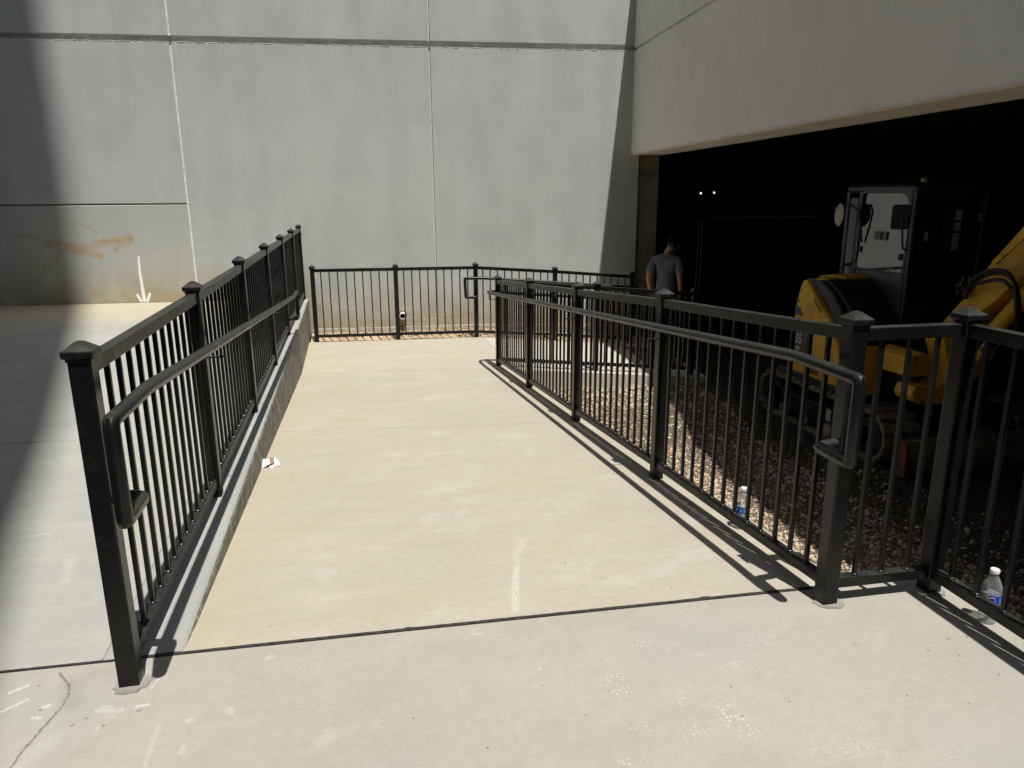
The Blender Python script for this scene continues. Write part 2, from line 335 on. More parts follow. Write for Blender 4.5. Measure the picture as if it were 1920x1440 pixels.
mat_shirt = simple('grey_shirt', (.115,.128,.15), .95, .3, 9, .6, 14)
mat_pants = simple('dark_trousers', (.035,.037,.045), .95, .3, 9, .5, 14)
mat_skin = simple('skin', (.36,.19,.12), .55, .12, 12)
mat_cap = simple('black_cap', (.006,.006,.007), .95, .2, Specular_IOR_Level=.1)
mat_hair = simple('dark_hair', (.012,.009,.007), .8, .3, 60, .8, 120)
def clear(name, ior, col=(1,1,1), rough=0.):
    M = NT(name)
    return M.bsdf(col, rough, None, IOR=ior, Transmission_Weight=1.)
def film(name, f, col, rough):
    M = NT(name); p = M.co()
    tr = M.n('BsdfTransparent', {0: (.97,.98,.98,1)}); pr = M.n('BsdfPrincipled', {'Base Color': col, 'Roughness': rough, 'IOR': 1.5})
    lw = M.n('LayerWeight', {0: .35}).outputs['Facing']
    mx = M.n('MixShader', {0: M.mr(lw, 0, 1, f, min(1, f+.45), False)}); M.set(mx.inputs[1], tr.outputs[0]); M.set(mx.inputs[2], pr.outputs[0])
    M.set(M.out.inputs[0], mx.outputs[0]); return M.m
mat_pet = film('clear_bottle_plastic', .13, (.55,.58,.58,1), .05)
mat_water = film('bottle_water', .12, (.50,.55,.56,1), .02)
mat_blue = simple('blue_label', (.015,.07,.42), .4, .1)
mat_paper = simple('white_paper', (.72,.71,.70), .8, .08, 20)
mat_paperb = simple('brown_paper', (.32,.24,.16), .8, .1, 20)
def emi(name, col, st):
    M = NT(name); e = M.n('Emission', {0: (*col, 1), 1: st}); M.set(M.out.inputs[0], e.outputs[0]); return M.m
mat_lamp = emi('lamp_glow', (1, .97, .9), 2)

# ------------------------------------------------------------------ object helpers
WPOS = {}
def tag(o, label=None, cat=None, group=None, kind=None):
    for k, v in (('label', label), ('category', cat), ('group', group), ('kind', kind)):
        if v: o[k] = v
    return o
def empty(name, loc, label, cat, group=None, rz=0., kind=None):
    o = bpy.data.objects.new(name, None); C.objects.link(o); o.location = loc; o.rotation_euler = (0, 0, rz)
    o.empty_display_size = .2; o['_l'] = 0; del o['_l']
    WPOS[o.name] = Matrix.Translation(Vector(loc)) @ Matrix.Rotation(rz, 4, 'Z')
    return tag(o, label, cat, group, kind)
def link(name, me, parent=None, loc=(0, 0, 0), local=False):
    o = bpy.data.objects.new(name, me); C.objects.link(o); o.location = loc
    P = Matrix.Identity(4)
    if parent is not None:
        o.parent = parent
        if not local: o.matrix_parent_inverse = WPOS[parent.name].inverted()
        P = WPOS[parent.name] if local else Matrix.Identity(4)
    WPOS[o.name] = P @ Matrix.Translation(Vector(loc))
    return o
class MB:
    def __init__(s): s.v = []; s.f = []; s.sm = False
    def add(s, vs, fs):
        o = len(s.v); s.v += [tuple(v) for v in vs]; s.f += [tuple(i+o for i in f) for f in fs]; return s
    def box(s, a, b):
        (x0,y0,z0),(x1,y1,z1) = a, b
        return s.add([(x0,y0,z0),(x1,y0,z0),(x1,y1,z0),(x0,y1,z0),(x0,y0,z1),(x1,y0,z1),(x1,y1,z1),(x0,y1,z1)],
                     [(0,3,2,1),(4,5,6,7),(0,1,5,4),(1,2,6,5),(2,3,7,6),(3,0,4,7)])
    def bar(s, a, b, w_, h, vert=True):
        """rail from a to b with vertical end cuts, width w, height h, centre line at a,b"""
        a = Vector(a); b = Vector(b); d = (b-a); d.z = 0; d.normalize(); n = Vector((-d.y, d.x, 0))*w_/2; u = Vector((0,0,h/2))
        vs = [a-n-u, a+n-u, a+n+u, a-n+u, b-n-u, b+n-u, b+n+u, b-n+u]
        return s.add(vs, [(0,3,2,1),(4,5,6,7),(0,1,5,4),(1,2,6,5),(2,3,7,6),(3,0,4,7)])
    def prism(s, poly, axis, a, b):
        """extrude a 2D polygon along axis from a to b; poly in the two remaining axes in cyclic order"""
        n = len(poly)
        def P(p, t): return {0: (t, p[0], p[1]), 1: (p[0], t, p[1]), 2: (p[0], p[1], t)}[axis]
        vs = [P(p, a) for p in poly]+[P(p, b) for p in poly]
        fs = [tuple(range(n))[::-1], tuple(range(n, 2*n))]+[(i, (i+1) % n, (i+1) % n+n, i+n) for i in range(n)]
        return s.add(vs, fs)
    def tube(s, pts, r, seg=12, cap=True):
        pts = [Vector(p) for p in pts]; n = len(pts); rr = r if isinstance(r, (list, tuple)) else [r]*n
        t0 = (pts[1]-pts[0]).normalized(); ref = Vector((0,0,1)) if abs(t0.z) < .9 else Vector((1,0,0))
        nx = (ref-t0*ref.dot(t0)).normalized(); rings = []; pt = t0
        for i in range(n):
            if i == 0: t = t0
            elif i == n-1: t = (pts[i]-pts[i-1]).normalized()
            else:
                t = ((pts[i]-pts[i-1]).normalized()+(pts[i+1]-pts[i]).normalized()).normalized()
            q = pt.rotation_difference(t); nx = (q @ nx); nx = (nx-t*nx.dot(t)).normalized(); pt = t
            ny = t.cross(nx); k = 1.
            if 0 < i < n-1:
                c = max(.5, t.dot((pts[i+1]-pts[i]).normalized())); k = 1/c
            bis = None
            if k > 1.01:
                bis = ((pts[i]-pts[i-1]).normalized()-(pts[i+1]-pts[i]).normalized())
                bis = bis.normalized() if bis.length > 1e-6 else None
            ring = []
            for j in range(seg):
                a = 2*math.pi*j/seg; v = (nx*math.cos(a)+ny*math.sin(a))*rr[i]
                if bis is not None: v = v+bis*(v.dot(bis)*(k-1))
                ring.append(pts[i]+v)
            rings.append(ring)
        vs = [v for r_ in rings for v in r_]; fs = []
        for i in range(n-1):
            for j in range(seg):
                a = i*seg+j; b = i*seg+(j+1) % seg; fs.append((a, b, b+seg, a+seg))
        if cap:
            c0 = len(vs); vs += [pts[0], pts[-1]]
            fs += [(c0, (j+1) % seg, j) for j in range(seg)]+[(c0+1, (n-1)*seg+j, (n-1)*seg+(j+1) % seg) for j in range(seg)]
        return s.add(vs, fs)
    def lathe(s, prof, c=(0,0,0), seg=32):
        vs = []; fs = []; n = len(prof)
        for i, (r, z) in enumerate(prof):
            for j in range(seg):
                a = 2*math.pi*j/seg; vs.append((c[0]+r*math.cos(a), c[1]+r*math.sin(a), c[2]+z))
        for i in range(n-1):
            for j in range(seg):
                a = i*seg+j; b = i*seg+(j+1) % seg; fs.append((a, b, b+seg, a+seg))
        fs += [tuple(range(seg))[::-1], tuple((n-1)*seg+j for j in range(seg))]
        return s.add(vs, fs)
    def mesh(s, name, mat, bevel=0., bseg=2, smooth=None):
        me = bpy.data.meshes.new(name); me.from_pydata(s.v, [], s.f); me.materials.append(mat)
        bm = bmesh.new(); bm.from_mesh(me); bmesh.ops.recalc_face_normals(bm, faces=bm.faces)
        if bevel:
            es = [e for e in bm.edges if e.is_manifold and e.calc_face_angle(0) > .4]
            bmesh.ops.bevel(bm, geom=es, offset=bevel, segments=bseg, profile=.5, affect='EDGES', clamp_overlap=True)
        bm.to_mesh(me); bm.free()
        if smooth:
            for p in me.polygons: p.use_smooth = True
            me.set_sharp_from_angle(angle=R(smooth))
        return me
    def obj(s, name, mat, parent=None, bevel=0., bseg=2, smooth=None, local=False):
        return link(name, s.mesh(name, mat, bevel, bseg, smooth), parent, local=local)

def struct(o): o['kind'] = 'structure'; return o

# ------------------------------------------------------------------ ground and slabs
def gz(x, y):
    sm = lambda a, b, v: min(1, max(0, (v-a)/(b-a)))**2*(3-2*min(1, max(0, (v-a)/(b-a))))
    z = -1.12
    bank = sm(6.9, 7.7, y)*(1-sm(4.4, 5.0, x)); deep = sm(8.8, 10.2, y)
    z += .27*max(bank, deep)
    z += .15*(1-sm(3.2, 5.4, y))*(1-sm(3.5, 4.8, x))
    z += .018*math.sin(3.1*x+1.3*y)+.014*math.sin(1.7*x-4.3*y)+.01*math.sin(9*x+2)*math.sin(8*y)
    return z
nx_, ny_ = 150, 170
xs = np.concatenate([np.linspace(-60, 1.6, 8, endpoint=False), np.linspace(1.6, 8, nx_), np.linspace(8.4, 70, 12)])
ys = np.concatenate([np.linspace(-60, .0, 8, endpoint=False), np.linspace(0, 11, ny_), np.linspace(11.4, 70, 12)])
gv = [(x, y, gz(x, y)) for y in ys for x in xs]; W_ = len(xs)
gf = [(j*W_+i, j*W_+i+1, (j+1)*W_+i+1, (j+1)*W_+i) for j in range(len(ys)-1) for i in range(W_-1)]
g = MB(); g.v = gv; g.f = gf
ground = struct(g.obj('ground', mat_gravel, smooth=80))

JA, JB = 2.483+1.249*-.037, 0  # expansion joint line: y = 2.437 - .037 x
def jy(x): return 2.437-.037*x
def slab(name, poly, ztop, zbot, mat, bev=.006):
    f = ztop if callable(ztop) else (lambda x, y: ztop)
    n = len(poly); vs = [(x, y, f(x, y)) for x, y in poly]+[(x, y, zbot) for x, y in poly]
    m_ = MB().add(vs, [tuple(range(n)), tuple(range(n, 2*n))[::-1]]+[(i, i+n, (i+1) % n+n, (i+1) % n) for i in range(n)])
    return struct(m_.obj(name, mat, bevel=bev))
G = .006
def rz(y): return -max(0., (y-2.45))*.0833 if y < 9.2 else -.5623
slab('near_slab', [(-30,-2.6),(2.30,-2.6),(2.30,2.375),(1.90,2.392),(1.90,jy(1.9)-G),(-30,jy(-30)-G)], 0, -1.4, mat_near)
mat_asph = concrete('added_asphalt', (.05,.05,.05), (.04,.04,.042), speck=1, bump=1.)
slab('yard', [(-60,-60),(2.30,-60),(2.30,-2.606),(-60,-2.606)], -.004, -1.3, mat_asph)  # unseen ground added behind the camera, dark to tone down railing reflections
# ramp with its landing: one bent sheet, thick
rp = MB(); st_ = [jy(0)+G]+list(np.linspace(2.7, 9.2, 27))+[9.2001+.25, 10.95]
xr = (-.80, 1.90)
for k, y in enumerate(st_):
    for x in xr:
        yy = y if k else jy(x)+G
        if k == len(st_)-1: yy = 11.02-.077*(x-1.8)
        rp.v.append((x, yy, rz(yy)))
nk = len(st_)
rp.v += [(v[0], v[1], -1.4) for v in rp.v[:2*nk]]
for k in range(nk-1):
    a = 2*k; rp.f += [(a, a+1, a+3, a+2), (a+2*nk, a+2+2*nk, a+3+2*nk, a+1+2*nk), (a+1, a+1+2*nk, a+3+2*nk, a+3), (a, a+2, a+2+2*nk, a+2*nk)]
rp.f += [(0, 2*nk, 2*nk+1, 1), (2*nk-2, 2*nk-1, 4*nk-1, 4*nk-2)]
struct(rp.obj('ramp', mat_ramp))
# lower ramp falling to the right under the building
def r2z(x, y): return -.5623-max(0, x-1.98)*.0833
slab('lower_ramp', [(1.906,8.80),(4.46,8.60),(4.66,10.83),(1.906,11.01)], r2z, -1.4, mat_walk, .012)
# left slab, three pours, and the wall-like curb that edges it
slab('left_slab', [(-.93,jy(-.93)+G),(-.93,5.03),(-30,7.6),(-30,jy(-30)+G)], 0, -1.4, mat_left)
slab('left_slab', [(-.93,5.038),(-.93,7.76),(-30,10.2),(-30,7.608)], 0, -1.4, mat_left)
slab('left_slab', [(-.93,7.768),(-.93,11.94),(-30,14.18),(-30,10.208)], 0, -1.4, mat_left)
def cx(y): return -.660-.0062*(y-2.45)
def curb(y0, y1):
    m_ = MB(); prof = lambda e: [(-.926,-1.4),(e,-1.4),(e,-.018),(e-.005,-.004),(e-.018,.004),(-.926,.004)]
    for y in (y0, y1): m_.v += [(x, y, z) for x, z in prof(cx(y))]
    m_.f = [(0,1,2,3,4,5), (11,10,9,8,7,6)]+[(i, (i+1)%6, (i+1)%6+6, i+6) for i in range(6)]
    return struct(m_.obj('curb', mat_curb, bevel=.002))
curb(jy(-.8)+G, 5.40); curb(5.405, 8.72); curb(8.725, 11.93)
# black filler in the expansion joint, a little ragged
jm = MB(); X = np.arange(-8, 1.9, .02); prev = None
for i, x in enumerate(X):
    w0 = .0075+.0018*math.sin(i*.9)*random.random()+.0018*random.random(); w1 = .0075+.002*random.random()
    if random.random() < .02: w1 += .006
    q = [(x, jy(x)-w0, .0022), (x, jy(x)+w1, .0022+rz(jy(x)+w1))]
    jm.v += q
jm.f = [(2*i, 2*i+2, 2*i+3, 2*i+1) for i in range(len(X)-1)]
o = jm.obj('expansion_joint', mat_joint); struct(o)
# tactile warning plate with domes
tp = empty('tactile_plate', (4.2, 9.85, r2z(4.2, 9.8)), 'dark red tactile warning plate with raised domes at the bottom of the lower ramp', 'tactile plate')
q = [(3.87,9.10),(4.42,9.03),(4.58,10.52),(4.03,10.60)]
pm = MB().add([(x, y, r2z(x, y)+.006) for x, y in q]+[(x, y, r2z(x, y)-.02) for x, y in q], [(0,1,2,3),(7,6,5,4)]+[(i,i+4,(i+1)%4+4,(i+1)%4) for i in range(4)])
pm.obj('plate', mat_tactile, tp)
# rubble strip between back fence and the wall
rb = MB(); xs2 = np.linspace(-.70, 4.7, 110); ysn = 14
for j in range(ysn):
    for x in xs2:
        y0 = 11.022-.077*(x-1.8); y1 = 11.88-.077*(x+.25)+.1
        t = j/(ysn-1); y = y0+(y1-y0)*t
        base = min(-.5623, r2z(x, y))
        rb.v.append((x, y, base-.012+.045*max(0, t-.25)+random.uniform(-.003, .003)+.006*math.sin(5*x+3)*math.sin(9*t)))
n2 = len(xs2)
rb.f = [(j*n2+i, j*n2+i+1, (j+1)*n2+i+1, (j+1)*n2+i) for j in range(ysn-1) for i in range(n2-1)]
mat_dirt = concrete('sandy_dirt', (.50,.37,.24), (.42,.30,.19), speck=2., bump=1.)
struct(rb.obj('dirt_strip', mat_dirt, smooth=60))

# ------------------------------------------------------------------ stones
ico = bmesh.new(); bmesh.ops.create_icosphere(ico, subdivisions=1, radius=1.)
IV = np.array([v.co[:] for v in ico.verts]); IF = np.array([[v.index for v in f.verts] for f in ico.faces]); ico.free()
def stones(name, pts, smin, smax, mat, label, cat, skew=2.5):
    n = len(pts); k = len(IV)
    sz = smin+(smax-smin)*rng.random(n)**skew
    V = IV[None]*(1+.35*(rng.random((n, k, 1))-.5))
    V = V*(np.stack([np.ones(n), .6+.5*rng.random(n), .4+.4*rng.random(n)], 1)[:, None, :])*sz[:, None, None]
    a = rng.random(n)*6.283; b = (rng.random(n)-.5)*1.2
    ca, sa, cb, sb = np.cos(a), np.sin(a), np.cos(b), np.sin(b)
    y_ = V[..., 1]*cb[:, None]-V[..., 2]*sb[:, None]; z_ = V[..., 1]*sb[:, None]+V[..., 2]*cb[:, None]; x_ = V[..., 0]
    V = np.stack([x_*ca[:, None]-y_*sa[:, None], x_*sa[:, None]+y_*ca[:, None], z_], -1)+np.array(pts)[:, None, :]
    V[..., 2] += sz[:, None]*.25
    F = (IF[None]+(np.arange(n)*k)[:, None, None]).reshape(-1, 3)
    me = bpy.data.meshes.new(name); me.vertices.add(n*k); me.vertices.foreach_set('co', V.reshape(-1))
    me.loops.add(len(F)*3); me.loops.foreach_set('vertex_index', F.reshape(-1).astype(np.int32))
    me.polygons.add(len(F)); me.polygons.foreach_set('loop_start', np.arange(0, len(F)*3, 3, dtype=np.int32))
    me.update(calc_edges=True); me.validate()
    at = me.attributes.new('shade', 'FLOAT', 'POINT'); at.data.foreach_set('value', np.repeat(rng.random(n), k).astype(np.float32))
    me.materials.append(mat); o = link(name, me); return tag(o, label, cat, kind='stuff')
P_ = []
for _ in range(62000):
    u = random.random()
    if u < .70: x, y = random.uniform(1.92, 4.3), random.uniform(2.5, 8.75)
    elif u < .93: x, y = random.uniform(2.3, 5.2), random.uniform(1.0, 7.0)
    else: x, y = random.uniform(4.4, 9), random.uniform(0, 10)
    if y < 2.45 and x < 2.35: continue
    if x > 3.3 and random.random() < .45: continue
    if x > 4.2 and random.random() < min(.9, (x-4.2)*.9): continue
    P_.append((x, y, gz(x, y)))
stones('gravel', P_, .0035, .025, mat_stone, 'tan and brown crushed stone gravel between the ramp and the garage', 'gravel', 3.6)
P_ = []
for _ in range(2600):
    x = random.uniform(-.66, 4.6); t = .12+.88*random.random()**.42; y = (11.03-.077*(x-1.8))*(1-t)+(11.82-.077*(x+.25))*t
    P_.append((x, y, min(-.5623, r2z(x, y))-.014+.045*max(0, t-.25)))
stones('rubble', P_, .003, .022, mat_stone2, 'pale rubble and pebbles along the foot of the grey wall', 'rubble', 3.)

P_ = []
for _ in range(420):
    if random.random() < .45: x, y = random.choice((-.63+abs(random.gauss(0,.05)), random.uniform(-.6, 1.85), 1.86-abs(random.gauss(0,.08)))), random.uniform(2.5, 10.8)
    else: x, y = random.uniform(-2.5, 2.28), random.uniform(.6, 2.4)
    P_.append((x, y, rz(y)))
for _ in range(160): x = random.uniform(-.66, 1.88); P_.append((x, 11.0-.077*(x-1.8)-abs(random.gauss(0, .05)), -.5623))
stones('grit', P_, .0012, .0048, mat_stone, 'scattered grit and tiny pebbles on the pale concrete slabs', 'grit', 3.)

# ------------------------------------------------------------------ fences
PW = .064
def post_mesh(h, below=.05):
    return MB().box((-PW/2,-PW/2,-below),(PW/2,PW/2,h)).mesh('post', mat_fence, .005, 2)
def cap_mesh():
    a = .043; mb = MB()
    def sq(r, z): return [(-r,-r,z),(r,-r,z),(r,r,z),(-r,r,z)]
    lv = [sq(a-.004,-.012), sq(a,-.008), sq(a,.010), sq(a-.006,.014), sq(.012,.034)]
    for l in lv: mb.v += l
    mb.v.append((0,0,.037))
    for i in range(4):
        for j in range(4): mb.f.append((4*i+j, 4*i+(j+1)%4, 4*i+4+(j+1)%4, 4*i+4+j))
    for j in range(4): mb.f.append((16+j, 16+(j+1)%4, 20))
    mb.f.append((3,2,1,0))
    # pressed collar ring under the cap
    mb.box((-PW/2-.003,-PW/2-.003,-.022),(PW/2+.003,PW/2+.003,-.0122))
    return mb.mesh('post_cap', mat_fence, .002, 1)
CAP = cap_mesh(); POST = post_mesh(1.10); BW = .0168
def bal_mesh(h):
    mb = MB().box((-BW/2,-BW/2,0),(BW/2,BW/2,h))
    me = mb.mesh('baluster', mat_fence, .0015, 1)
    return me
BAL = bal_mesh(.935)
def weld_mesh():
    mb = MB(); k = 8
    mb.lathe([(.0165,0),(.0155,.003),(.0125,.007),(.0095,.009)], (0,0,0), 10)
    return mb.mesh('weld', mat_weld, smooth=60)
WELD = weld_mesh()
def grout_mesh(r):
    mb = MB(); n = 22; rs = [r*(1+.16*random.uniform(-1, 1)) for _ in range(n)]
    mb.v = [(rs[j]*math.cos(6.283*j/n), rs[j]*math.sin(6.283*j/n)*.8, .0) for j in range(n)]+[(rs[j]*.93*math.cos(6.283*j/n), rs[j]*.74*math.sin(6.283*j/n), .005) for j in range(n)]+[(0,0,.006)]
    mb.f = [(j, (j+1)%n, (j+1)%n+n, j+n) for j in range(n)]+[(j+n, (j+1)%n+n, 2*n) for j in range(n)]
    return mb.mesh('grout_collar', mat_grout)
def fence(name, label, posts, nb, group='black metal railings around the ramps', ends=(True, True), welds=True, grout=(), pitch=.1195, shift=0.):
    """posts: (x, y, base z); nb: balusters per bay"""
    e = empty(name, posts[0], label, 'railing', group)
    for i, (x, y, z) in enumerate(posts):
        if (i == 0 and not ends[0]) or (i == len(posts)-1 and not ends[1]): continue
        p = link('post', POST, e, (x, y, z))
        d = Vector(posts[min(i+1, len(posts)-1)])-Vector(posts[max(i-1, 0)])
        c = link('post_cap', CAP, p, (x, y, z+1.112))
        c.matrix_parent_inverse = Matrix.Translation(-Vector((x, y, z)))
        if i in grout:
            gr = link('grout_collar', grout_mesh(.058), p, (x+.004, y-.012, z+.0015)); gr.matrix_parent_inverse = Matrix.Translation(-Vector((x, y, z)))
    for i in range(len(posts)-1):
        a, b = Vector(posts[i]), Vector(posts[i+1]); d = (b-a).normalized()
        dx = Vector((d.x, d.y, d.z))*(PW/2/math.hypot(d.x, d.y))
        a2, b2 = a+dx, b-dx
        MB().bar(a2+Vector((0,0,1.0655)), b2+Vector((0,0,1.0655)), .045, .047).obj('top_rail', mat_fence, e, bevel=.003)
        MB().bar(a2+Vector((0,0,.086)), b2+Vector((0,0,.086)), .040, .042).obj('bottom_rail', mat_fence, e, bevel=.003)
        n = nb[i] if isinstance(nb, (list, tuple)) else nb
        wl = MB()
        for k in range(n):
            q = a+(b-a)*((k+1)/(n+1)) if n != 13 else (a+b)/2+(b-a).normalized()*((k-6)*pitch+shift)
            bo = link('baluster', BAL, e, (q.x, q.y, q.z+.1072))
            if abs(d.y) < .9 and abs(d.x) < .9: bo.rotation_euler.z = math.atan2(d.y, d.x)
            if welds:
                wo = link('weld', WELD, bo, (q.x, q.y, q.z+.1072)); wo.matrix_parent_inverse = Matrix.Translation(-Vector((q.x, q.y, q.z+.1072)))
    return e
def arc(c, r, a0, a1, n, z0, z1):
    return [(c[0]+r*math.cos(a0+(a1-a0)*t/n), c[1]+r*math.sin(a0+(a1-a0)*t/n), z0+(z1-z0)*t/n) for t in range(n+1)]
def corner(pts, r=.012):
    """soften each interior corner with two extra points"""
    out = [pts[0]]
    for i in range(1, len(pts)-1):
        a, b, c = Vector(pts[i-1]), Vector(pts[i]), Vector(pts[i+1])
        d1, d2 = (a-b), (c-b)
        if d1.angle(d2) > 2.9: out.append(tuple(b)); continue
        k = min(r, d1.length*.4, d2.length*.4)
        p, q_ = b+d1.normalized()*k, b+d2.normalized()*k
        m_ = (p+q_)/2*.45+b*.55
        out += [tuple(p), tuple(m_), tuple(q_)]
    return out+[pts[-1]]
HR = .0225
def handrail(par, paths, brackets):
    h = MB()
    for p in paths: h.tube(corner(p, .02), HR, 16)
    ho = h.obj('handrail', mat_fence, par, smooth=50)
    for (px, py, rx, ry, z) in brackets:     # post face point -> under the rail
        b = MB().tube(corner([(px, py, z-.085), (rx, ry, z-.085), (rx, ry, z-.02)], .012), .0055, 8)
        bo = b.obj('bracket', mat_fence, ho, smooth=50)
    return ho

# left fence on the curb
LP = [(-.79, 2.335+1.60*i, 0.) for i in range(7)]; LP[1] = (-.79, 3.92, 0); LP[0] = (-.795, 2.325, 0)
LP[6] = (-.79, 11.86, 0)
f1 = fence('metal_railing', 'long level black railing on the raised curb at the left side of the ramp', LP, 13, grout=(0,))
def hz(y): return .958-max(0, y-2.5)*.0805
hx = -.672
L1 = [(hx-.085, 2.30, .665), (hx, 2.285, .662), (hx, 2.10, .662), (hx, 2.10, .960), (hx, 2.48, .958), (hx, 8.45, hz(8.45)), (hx, 8.93, hz(8.45)-.005), (hx, 8.93, hz(8.45)-.29), (hx, 8.76, hz(8.45)-.29), (hx-.085, 8.745, hz(8.45)-.288)]
handrail(f1, [L1], [(-.79+.03, y-.0, hx, y, hz(y)) for _, y, _ in LP[1:4]]+[(-.76, 5.0+.0, hx, 5.0, hz(5.0))][:0])

# right fence down the ramp, turning the corner onto the lower ramp
RP = [(1.733, 2.268, 0), (1.733, 3.93, -.118), (1.733, 5.60, -.262), (1.733, 7.27, -.402), (1.733, 8.95, -.545)]
CP = RP[-1:]+[(2.98, 8.83, r2z(2.98, 8)), (4.27, 8.74, r2z(4.27, 8))]
f2 = fence('metal_railing', 'black railing sloping down the right edge of the ramp, then turning toward the garage', RP+CP[1:], [13, 13, 13, 13, 10, 10], grout=(0,), pitch=.1172, shift=.012)
hx2 = 1.622
def hz2(y): return .953-max(0, y-2.45)*.0865
e9 = hz2(8.95)
R1 = [(hx2+.085, 2.262, .655), (hx2, 2.25, .655), (hx2, 2.07, .655), (hx2, 2.07, .950), (hx2, 2.45, .953), (hx2, 8.95, e9)]
bend = arc((1.733, 8.96), .111, math.pi, math.pi*.52, 8, e9, e9-.01)
R1 += bend[1:]+[(3.0, 8.945, e9-.11), (4.3, 8.855, e9-.215)]
handrail(f2, [R1], [(1.70, y, hx2, y, hz2(y)) for y in (3.93, 5.60, 7.27, 8.95)])

# near fence: short return and the run along the slab edge toward the viewer
NP = [(1.733, 2.268, 0), (2.19, 2.255, 0), (2.19, .62, 0), (2.19, -1.0, 0)]
f3 = fence('metal_railing', 'short black railing at lower right with a three bar corner bay', NP, [3, 13, 13], ends=(False, True), grout=(1,))

# back fence in front of the wall, stepping down along the lower ramp
by = lambda x: 11.16-.077*(x-.6)
BP = [(x, by(x), z) for x, z in ((-.602, -.565), (.606, -.565), (1.80, -.565), (3.02, r2z(3.02, 0)), (4.24, r2z(4.24, 0)))]
f4 = fence('metal_railing', 'black railing across the far end of the ramp before the grey wall', BP, [9, 9, 10, 10], welds=False)
bh = lambda x: by(x)-.115
b1 = [(1.80, bh(1.8)+.08, .070), (1.79, bh(1.8), .067), (1.63, bh(1.63), .064), (1.62, bh(1.62), .352), (1.90, bh(1.9), .352), (3.0, bh(3.0), .262), (4.3, bh(4.3), .155)]
handrail(f4, [b1], [(x, by(x)-.03, x, bh(x), .352-(x-1.9)*.082) for x in (3.02,)])

# ------------------------------------------------------------------ precast wall
A = R(-4.4)
wall = empty('concrete_wall', (-2.701, 12.088, 0), 'tall weathered grey precast concrete wall behind the landing, with a white painted arrow at left', 'wall', rz=A)
T = .22; Z1 = 3.695; Z2 = 3.772; TOP = 10.
def panel(u0, u1, z0, z1, y0=0.):
    return MB().box((u0, y0, z0), (u1, T, z1)).obj('wall_panel', mat_wall, wall, bevel=.009, bseg=2, local=True)
ua, ub = .335, 3.995
for (u0, u1) in ((-7.0, -3.33), (-3.31, ua-.010)):
    panel(u0, u1, -1.3, 1.450); panel(u0, u1, 1.468, Z1); 
panel(ua+.010, ub-.011, -1.3, Z1); panel(ub+.011, 7.27, -1.3, Z1)
for (u0, u1) in ((-7.0, -3.33), (-3.31, ua-.010), (ua+.010, ub-.011), (ub+.011, 7.66), (7.68, 11.3)):
    panel(u0, u1, Z2, TOP)
panel(-30, -7.02, -1.3, TOP)
MB().box((-30, .075, -1.3), (7.25, T+.05, Z2+.1)).box((-30, .075, Z2+.101), (11.3, T+.05, TOP)).obj('wall_core', mat_caulk_g, wall, local=True)
def caulk(u, z0, z1, w_, mat, depth):
    mb = MB(); zz = np.arange(z0, z1, .05); 
    for i, z in enumerate(zz):
        a = w_/2+random.uniform(0, .0025); b = w_/2+random.uniform(0, .0025); mb.v += [(u-a, depth+.006, z), (u, depth-.004, z), (u+b, depth+.006, z)]
    for i in range(len(zz)-1):
        k = 3*i; mb.f += [(k, k+1, k+4, k+3), (k+1, k+2, k+5, k+4)]
    return mb.obj('caulk_joint', mat, wall, smooth=80, local=True)
caulk(ua, -1.2, Z1, .030, mat_caulk_w, -.001); caulk(ua, Z2, TOP, .030, mat_caulk_w, -.001)
caulk(ub-.006, -1.2, Z1, .022, mat_caulk_g, .004); caulk(ub-.006, Z2, TOP, .022, mat_caulk_g, .004)
# mortar lips along the long horizontal reveal
mb = MB()
for (u0, u1) in ((-7, ua-.02), (ua+.02, ub-.02), (ub+.02, 7.2)):
    u = u0
    while u < u1:
        l = random.uniform(.03, .16); h = random.uniform(.001, .006); 
        mb.box((u, -.002-random.uniform(0,.004), Z1-.003), (min(u+l, u1), .03, Z1+h)); u += l+random.uniform(.0, .05)
mb.obj('mortar_lip', mat_caulk_w, wall, bevel=.0015, bseg=1, local=True)
# rough footing along the landing
mb = MB(); us = np.linspace(2.02, 7.2, 150); prof = [(-.001, -.478), (-.022, -.486), (-.030, -.53), (-.034, -.9)]
for u in us:
    for k, (d, z) in enumerate(prof): mb.v.append((u, d-random.uniform(0, .012), z+random.uniform(-.006, .006)-max(0, u-4.9)*.03))
mb.f = [(4*i+k, 4*i+4+k, 4*i+5+k, 4*i+1+k) for i in range(len(us)-1) for k in range(3)]
mb.obj('footing', concrete('footing_concrete', (.38,.34,.27), (.27,.235,.18), speck=2, bump=1.), wall, local=True)
# dirt lying along the foot of the wall where it meets the raised slab
# drain pipe stub
dp = empty('drain_pipe', (.727, 11.825, -.291), 'short white plastic drain pipe stub poking out of the grey wall', 'pipe', rz=A)
mb = MB(); S = 28
for r_, yy in ((.050, .05), (.050, -.17), (.041, -.17), (.041, .05)):
    mb.v += [(r_*math.cos(6.2832*j/S), yy, r_*math.sin(6.2832*j/S)) for j in range(S)]
mb.f = [(k*S+j, k*S+(j+1)%S, (k+1)*S+(j+1)%S, (k+1)*S+j) for k in range(3) for j in range(S)]
mb.obj('pipe', mat_white, dp, smooth=40, local=True)
MB().lathe([(.0405,0),(.0405,.004)], (0,0,0), 24).obj('pipe_throat', mat_txtb, dp, local=True).rotation_euler = (R(90), 0, 0)
mb = MB()
S = 24
for r_, yy in ((.050, -.002), (.064, -.002), (.061, -.010), (.052, -.012)):
    mb.v += [(r_*math.cos(6.2832*j/S)*random.uniform(.97,1.03), yy, r_*math.sin(6.2832*j/S)*random.uniform(.97,1.03)) for j in range(S)]
